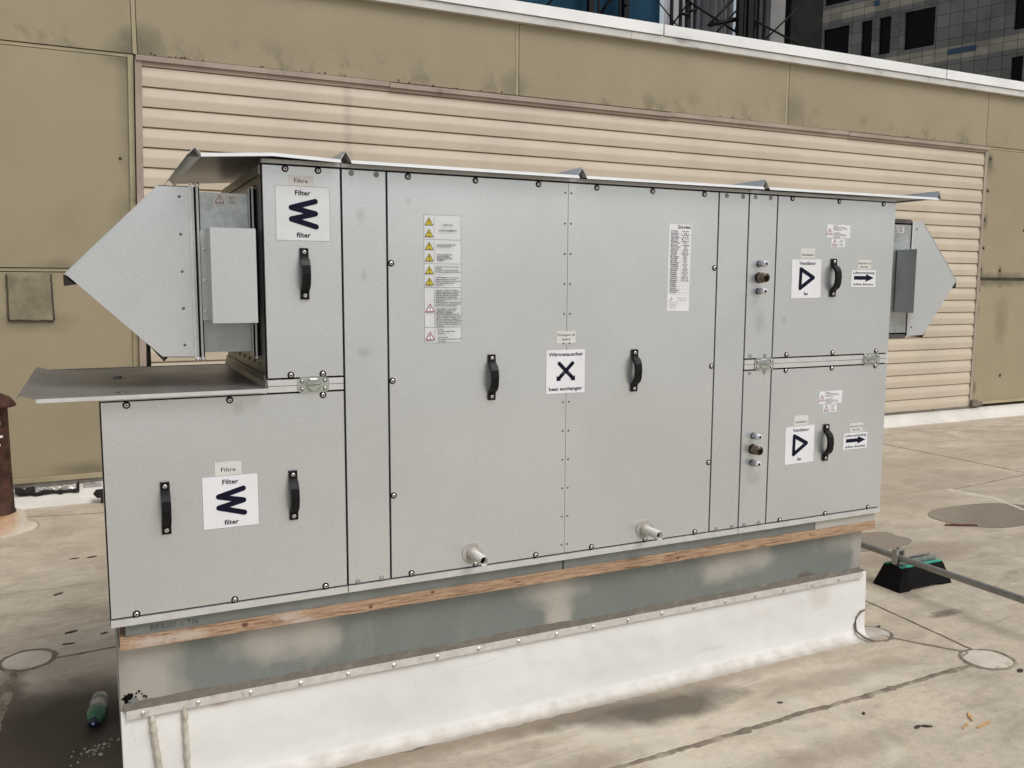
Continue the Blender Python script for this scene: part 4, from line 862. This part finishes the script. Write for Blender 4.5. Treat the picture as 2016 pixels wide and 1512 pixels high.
zf = m.math('MODULO', m.math('ADD', m.math('SUBTRACT', sp.outputs['Z'], 14.05), 350.), 3.5)
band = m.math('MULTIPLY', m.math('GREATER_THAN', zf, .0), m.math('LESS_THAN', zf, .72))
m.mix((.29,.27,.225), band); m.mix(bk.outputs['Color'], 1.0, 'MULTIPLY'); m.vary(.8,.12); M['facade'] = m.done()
m = Mat('dark_window_glass', (.002,.002,.0025), .25, 0, .12); m.vary(3,.2); M['glass'] = m.done()
M['bluetile'] = Mat('blue_tile', (.022,.055,.10), .4).vary(2,.1).done()
def TP(s_, z, out=0.0): p = P0+dS*s_+nS*out; return (p.x, p.y, z)
wins = []
for fl_ in range(-7,9):
    z0 = 15.02+3.5*fl_; z1 = z0+2.12
    for q in range(-1,8):
        o = q*8.2
        for a, c in ((-1.5,.14),(.88,1.55),(1.95,2.65),(3.43,5.13)): wins.append((a+o, c+o, z0, z1))
wins = [w_ for w_ in wins if w_[0] > -3 and w_[1] < 40]
wins = [(a+(.0 if a < 8 else .1), c, z0, z1) for a, c, z0, z1 in wins if not (6.5 < a < 8.2)]
WS0, WS1, WZ0, WZ1 = -7.0, 42.0, -12.7, 46.0
sx_ = sorted(set([WS0,WS1]+[w_[0] for w_ in wins]+[w_[1] for w_ in wins])); sz_ = sorted(set([WZ0,WZ1]+[w_[2] for w_ in wins]+[w_[3] for w_ in wins]))
holes = {(round(a,3),round(z0,3)):1 for a,c,z0,z1 in wins}
b = MB()
for a, c in zip(sx_[:-1], sx_[1:]):
    for z0, z1 in zip(sz_[:-1], sz_[1:]):
        if (round(a,3),round(z0,3)) in holes and any(abs(w_[0]-a)<1e-6 and abs(w_[1]-c)<1e-6 for w_ in wins): continue
        b.add([TP(a,z0),TP(c,z0),TP(c,z1),TP(a,z1)], [(0,1,2,3)], 0)
for a, c, z0, z1 in wins:
    q = [TP(a,z0),TP(c,z0),TP(c,z1),TP(a,z1)]; r = [TP(a,z0,-.25),TP(c,z0,-.25),TP(c,z1,-.25),TP(a,z1,-.25)]
    b.add(q+r, [(0,4,5,1),(1,5,6,2),(2,6,7,3),(3,7,4,0)], 0)
# flank and roof of the block
q = [TP(WS0,WZ0),TP(WS0,WZ1),TP(WS0,WZ1,-25),TP(WS0,WZ0,-25)]; b.add(q, [(0,1,2,3)], 0)
q = [TP(WS1,WZ0),TP(WS1,WZ1),TP(WS1,WZ1,-25),TP(WS1,WZ0,-25)]; b.add(q, [(3,2,1,0)], 0)
q = [TP(WS0,WZ0,-25),TP(WS0,WZ1,-25),TP(WS1,WZ1,-25),TP(WS1,WZ0,-25)]; b.add(q, [(0,1,2,3)], 0)
q = [TP(WS0,WZ1),TP(WS1,WZ1),TP(WS1,WZ1,-25),TP(WS0,WZ1,-25)]; b.add(q, [(0,1,2,3)], 0)
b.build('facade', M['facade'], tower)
vis = [w_ for w_ in wins if 10 < w_[2] < 23 and w_[0] < 13]; rest = [w_ for w_ in wins if w_ not in vis]
for a, c, z0, z1 in vis: MB().add([TP(a,z0,-.2),TP(c,z0,-.2),TP(c,z1,-.2),TP(a,z1,-.2)], [(0,1,2,3)], 0).build('window', M['glass'], tower)
b = MB()
for a, c, z0, z1 in rest: b.add([TP(a,z0,-.2),TP(c,z0,-.2),TP(c,z1,-.2),TP(a,z1,-.2)], [(0,1,2,3)], 0)
o = b.build('window', M['glass'], tower); o['kind'] = 'stuff'
for a, c, z0, z1 in ((5.9,7.4,14.32,14.63),(1.58,1.93,17.85,18.17)):
    MB().add([TP(a,z0,.02),TP(c,z0,.02),TP(c,z1,.02),TP(a,z1,.02)], [(0,1,2,3)], 0).build('blue_tile', M['bluetile'], tower)
# ------------------------------------------------------------------ scaffold with blue netting (left of the tower)
SY = 18.0
M['blacksteel'] = Mat('black_scaffold_steel', (.008,.0075,.008), .6, 0, .2).vary(10,.2).done()
M['net'] = Mat('blue_debris_net', (.008,.048,.088), .8, 0, .2).vary(3,.12).vary(30,.06).done()
M['greysheet'] = Mat('grey_tarpaulin', (.74,.73,.78), .7).vary(2,.15,4,(3,1,.3)).done()
M['darksheet'] = Mat('dark_grey_tarpaulin', (.19,.19,.20), .7).vary(2,.3,4,(4,1,.3)).done()
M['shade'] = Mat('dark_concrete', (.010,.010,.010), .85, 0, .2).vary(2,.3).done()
scf = empty('scaffold', (14.5,SY,-12.7), 'black steel scaffold frames and mast behind the white coping', 'scaffold')
def post(x, wd, y=SY): MB().box(x-wd/2,x+wd/2,y-wd/2,y+wd/2,-12.7,24).build('post', M['blacksteel'], scf)
def brace(x0, z0, x1, z1, wd=.045, y=SY-.1): MB().bar((x0,y,z0),(x1,y,z1),wd).build('brace', M['blacksteel'], scf)
for x, wd in ((12.25,.16),(12.50,.05),(13.15,.05),(13.33,.16),(14.83,.07),(15.13,.07),(15.38,.12),(15.62,.07),(17.75,.08),(18.10,.07)): post(x, wd)
for x, wd in ((16.98,.15),(17.16,.07),(17.32,.18)): post(x, wd, SY-.25)
for k in range(-3,8):
    o = k*2.0
    brace(10.4,8.1+o,12.2,9.9+o); brace(12.5,8.6+o,13.2,9.6+o,.06); brace(13.2,8.95+o,13.33,8.95+o,.05); brace(13.9,9.5+o,15.1,8.5+o,.03)
    brace(14.7,8.5+o,15.8,9.9+o,.035); brace(15.2,9.35+o,17.0,8.7+o,.05); brace(16.0,8.75+o,17.0,9.7+o,.045); brace(15.13,8.95+o,15.38,8.95+o,.06); brace(15.38,9.05+o,15.62,9.15+o,.05)
    brace(16.05,8.78+o,17.0,9.05+o,.09); brace(16.3,8.6+o,17.0,9.3+o,.035); brace(17.3,9.2+o,19.9,8.5+o,.05); brace(18.1,8.65+o,19.3,9.7+o,.035); brace(17.0,8.8+o,17.32,8.9+o,.12)
b = MB(); NX2 = 60; vs = []
def drape(x0, x1, z0, z1, y, amp, fr, mat, name, label, cat):
    b = MB(); n = 40
    f = [(x0+(x1-x0)*k/n, y+amp*math.sin(k*fr)+amp*.5*math.sin(k*fr*2.3+1)) for k in range(n+1)]
    pts = f+[(x, yy+.03) for x, yy in f[::-1]]
    vs = [(x,yy,z0) for x,yy in pts]+[(x,yy,z1) for x,yy in pts]; N = len(pts)
    fs = [(i,(i+1)%N,(i+1)%N+N,i+N) for i in range(N)]
    b.add(vs, fs, 0, True)
    for k in range(n): b.add([vs[k],vs[k+1],vs[N-2-k],vs[N-1-k],vs[k+N],vs[k+1+N],vs[2*N-2-k],vs[2*N-1-k]], [(3,2,1,0),(4,5,6,7)], 0)
    return tag(b.build(name, mat), label, cat)
drape(9.0,14.72,-2,22,SY+.35,.06,.5,M['net'],'debris_net','blue debris netting hung on the scaffold','netting')
drape(15.75,17.25,-2,22,SY+1.6,.05,1.1,M['greysheet'],'tarpaulin','pale grey tarpaulin right of the blue netting','tarpaulin')
drape(16.65,17.70,-2,22,SY+.9,.07,1.3,M['darksheet'],'tarpaulin','dark grey crumpled tarpaulin behind the scaffold mast','tarpaulin')
drape(19.15,20.2,-2,22,SY+1.2,.04,1.1,M['greysheet'],'tarpaulin','pale grey tarpaulin strips beside the concrete column','tarpaulin')
colm = MB().box(18.60,19.15,SY+.3,SY+.8,-12.7,24).build('concrete_column', M['concrete']); tag(colm, 'grey concrete column between pale tarpaulin strips', 'column')
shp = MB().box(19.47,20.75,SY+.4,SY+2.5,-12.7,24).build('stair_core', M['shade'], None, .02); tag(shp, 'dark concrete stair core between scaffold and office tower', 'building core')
bpy.context.view_layer.update()
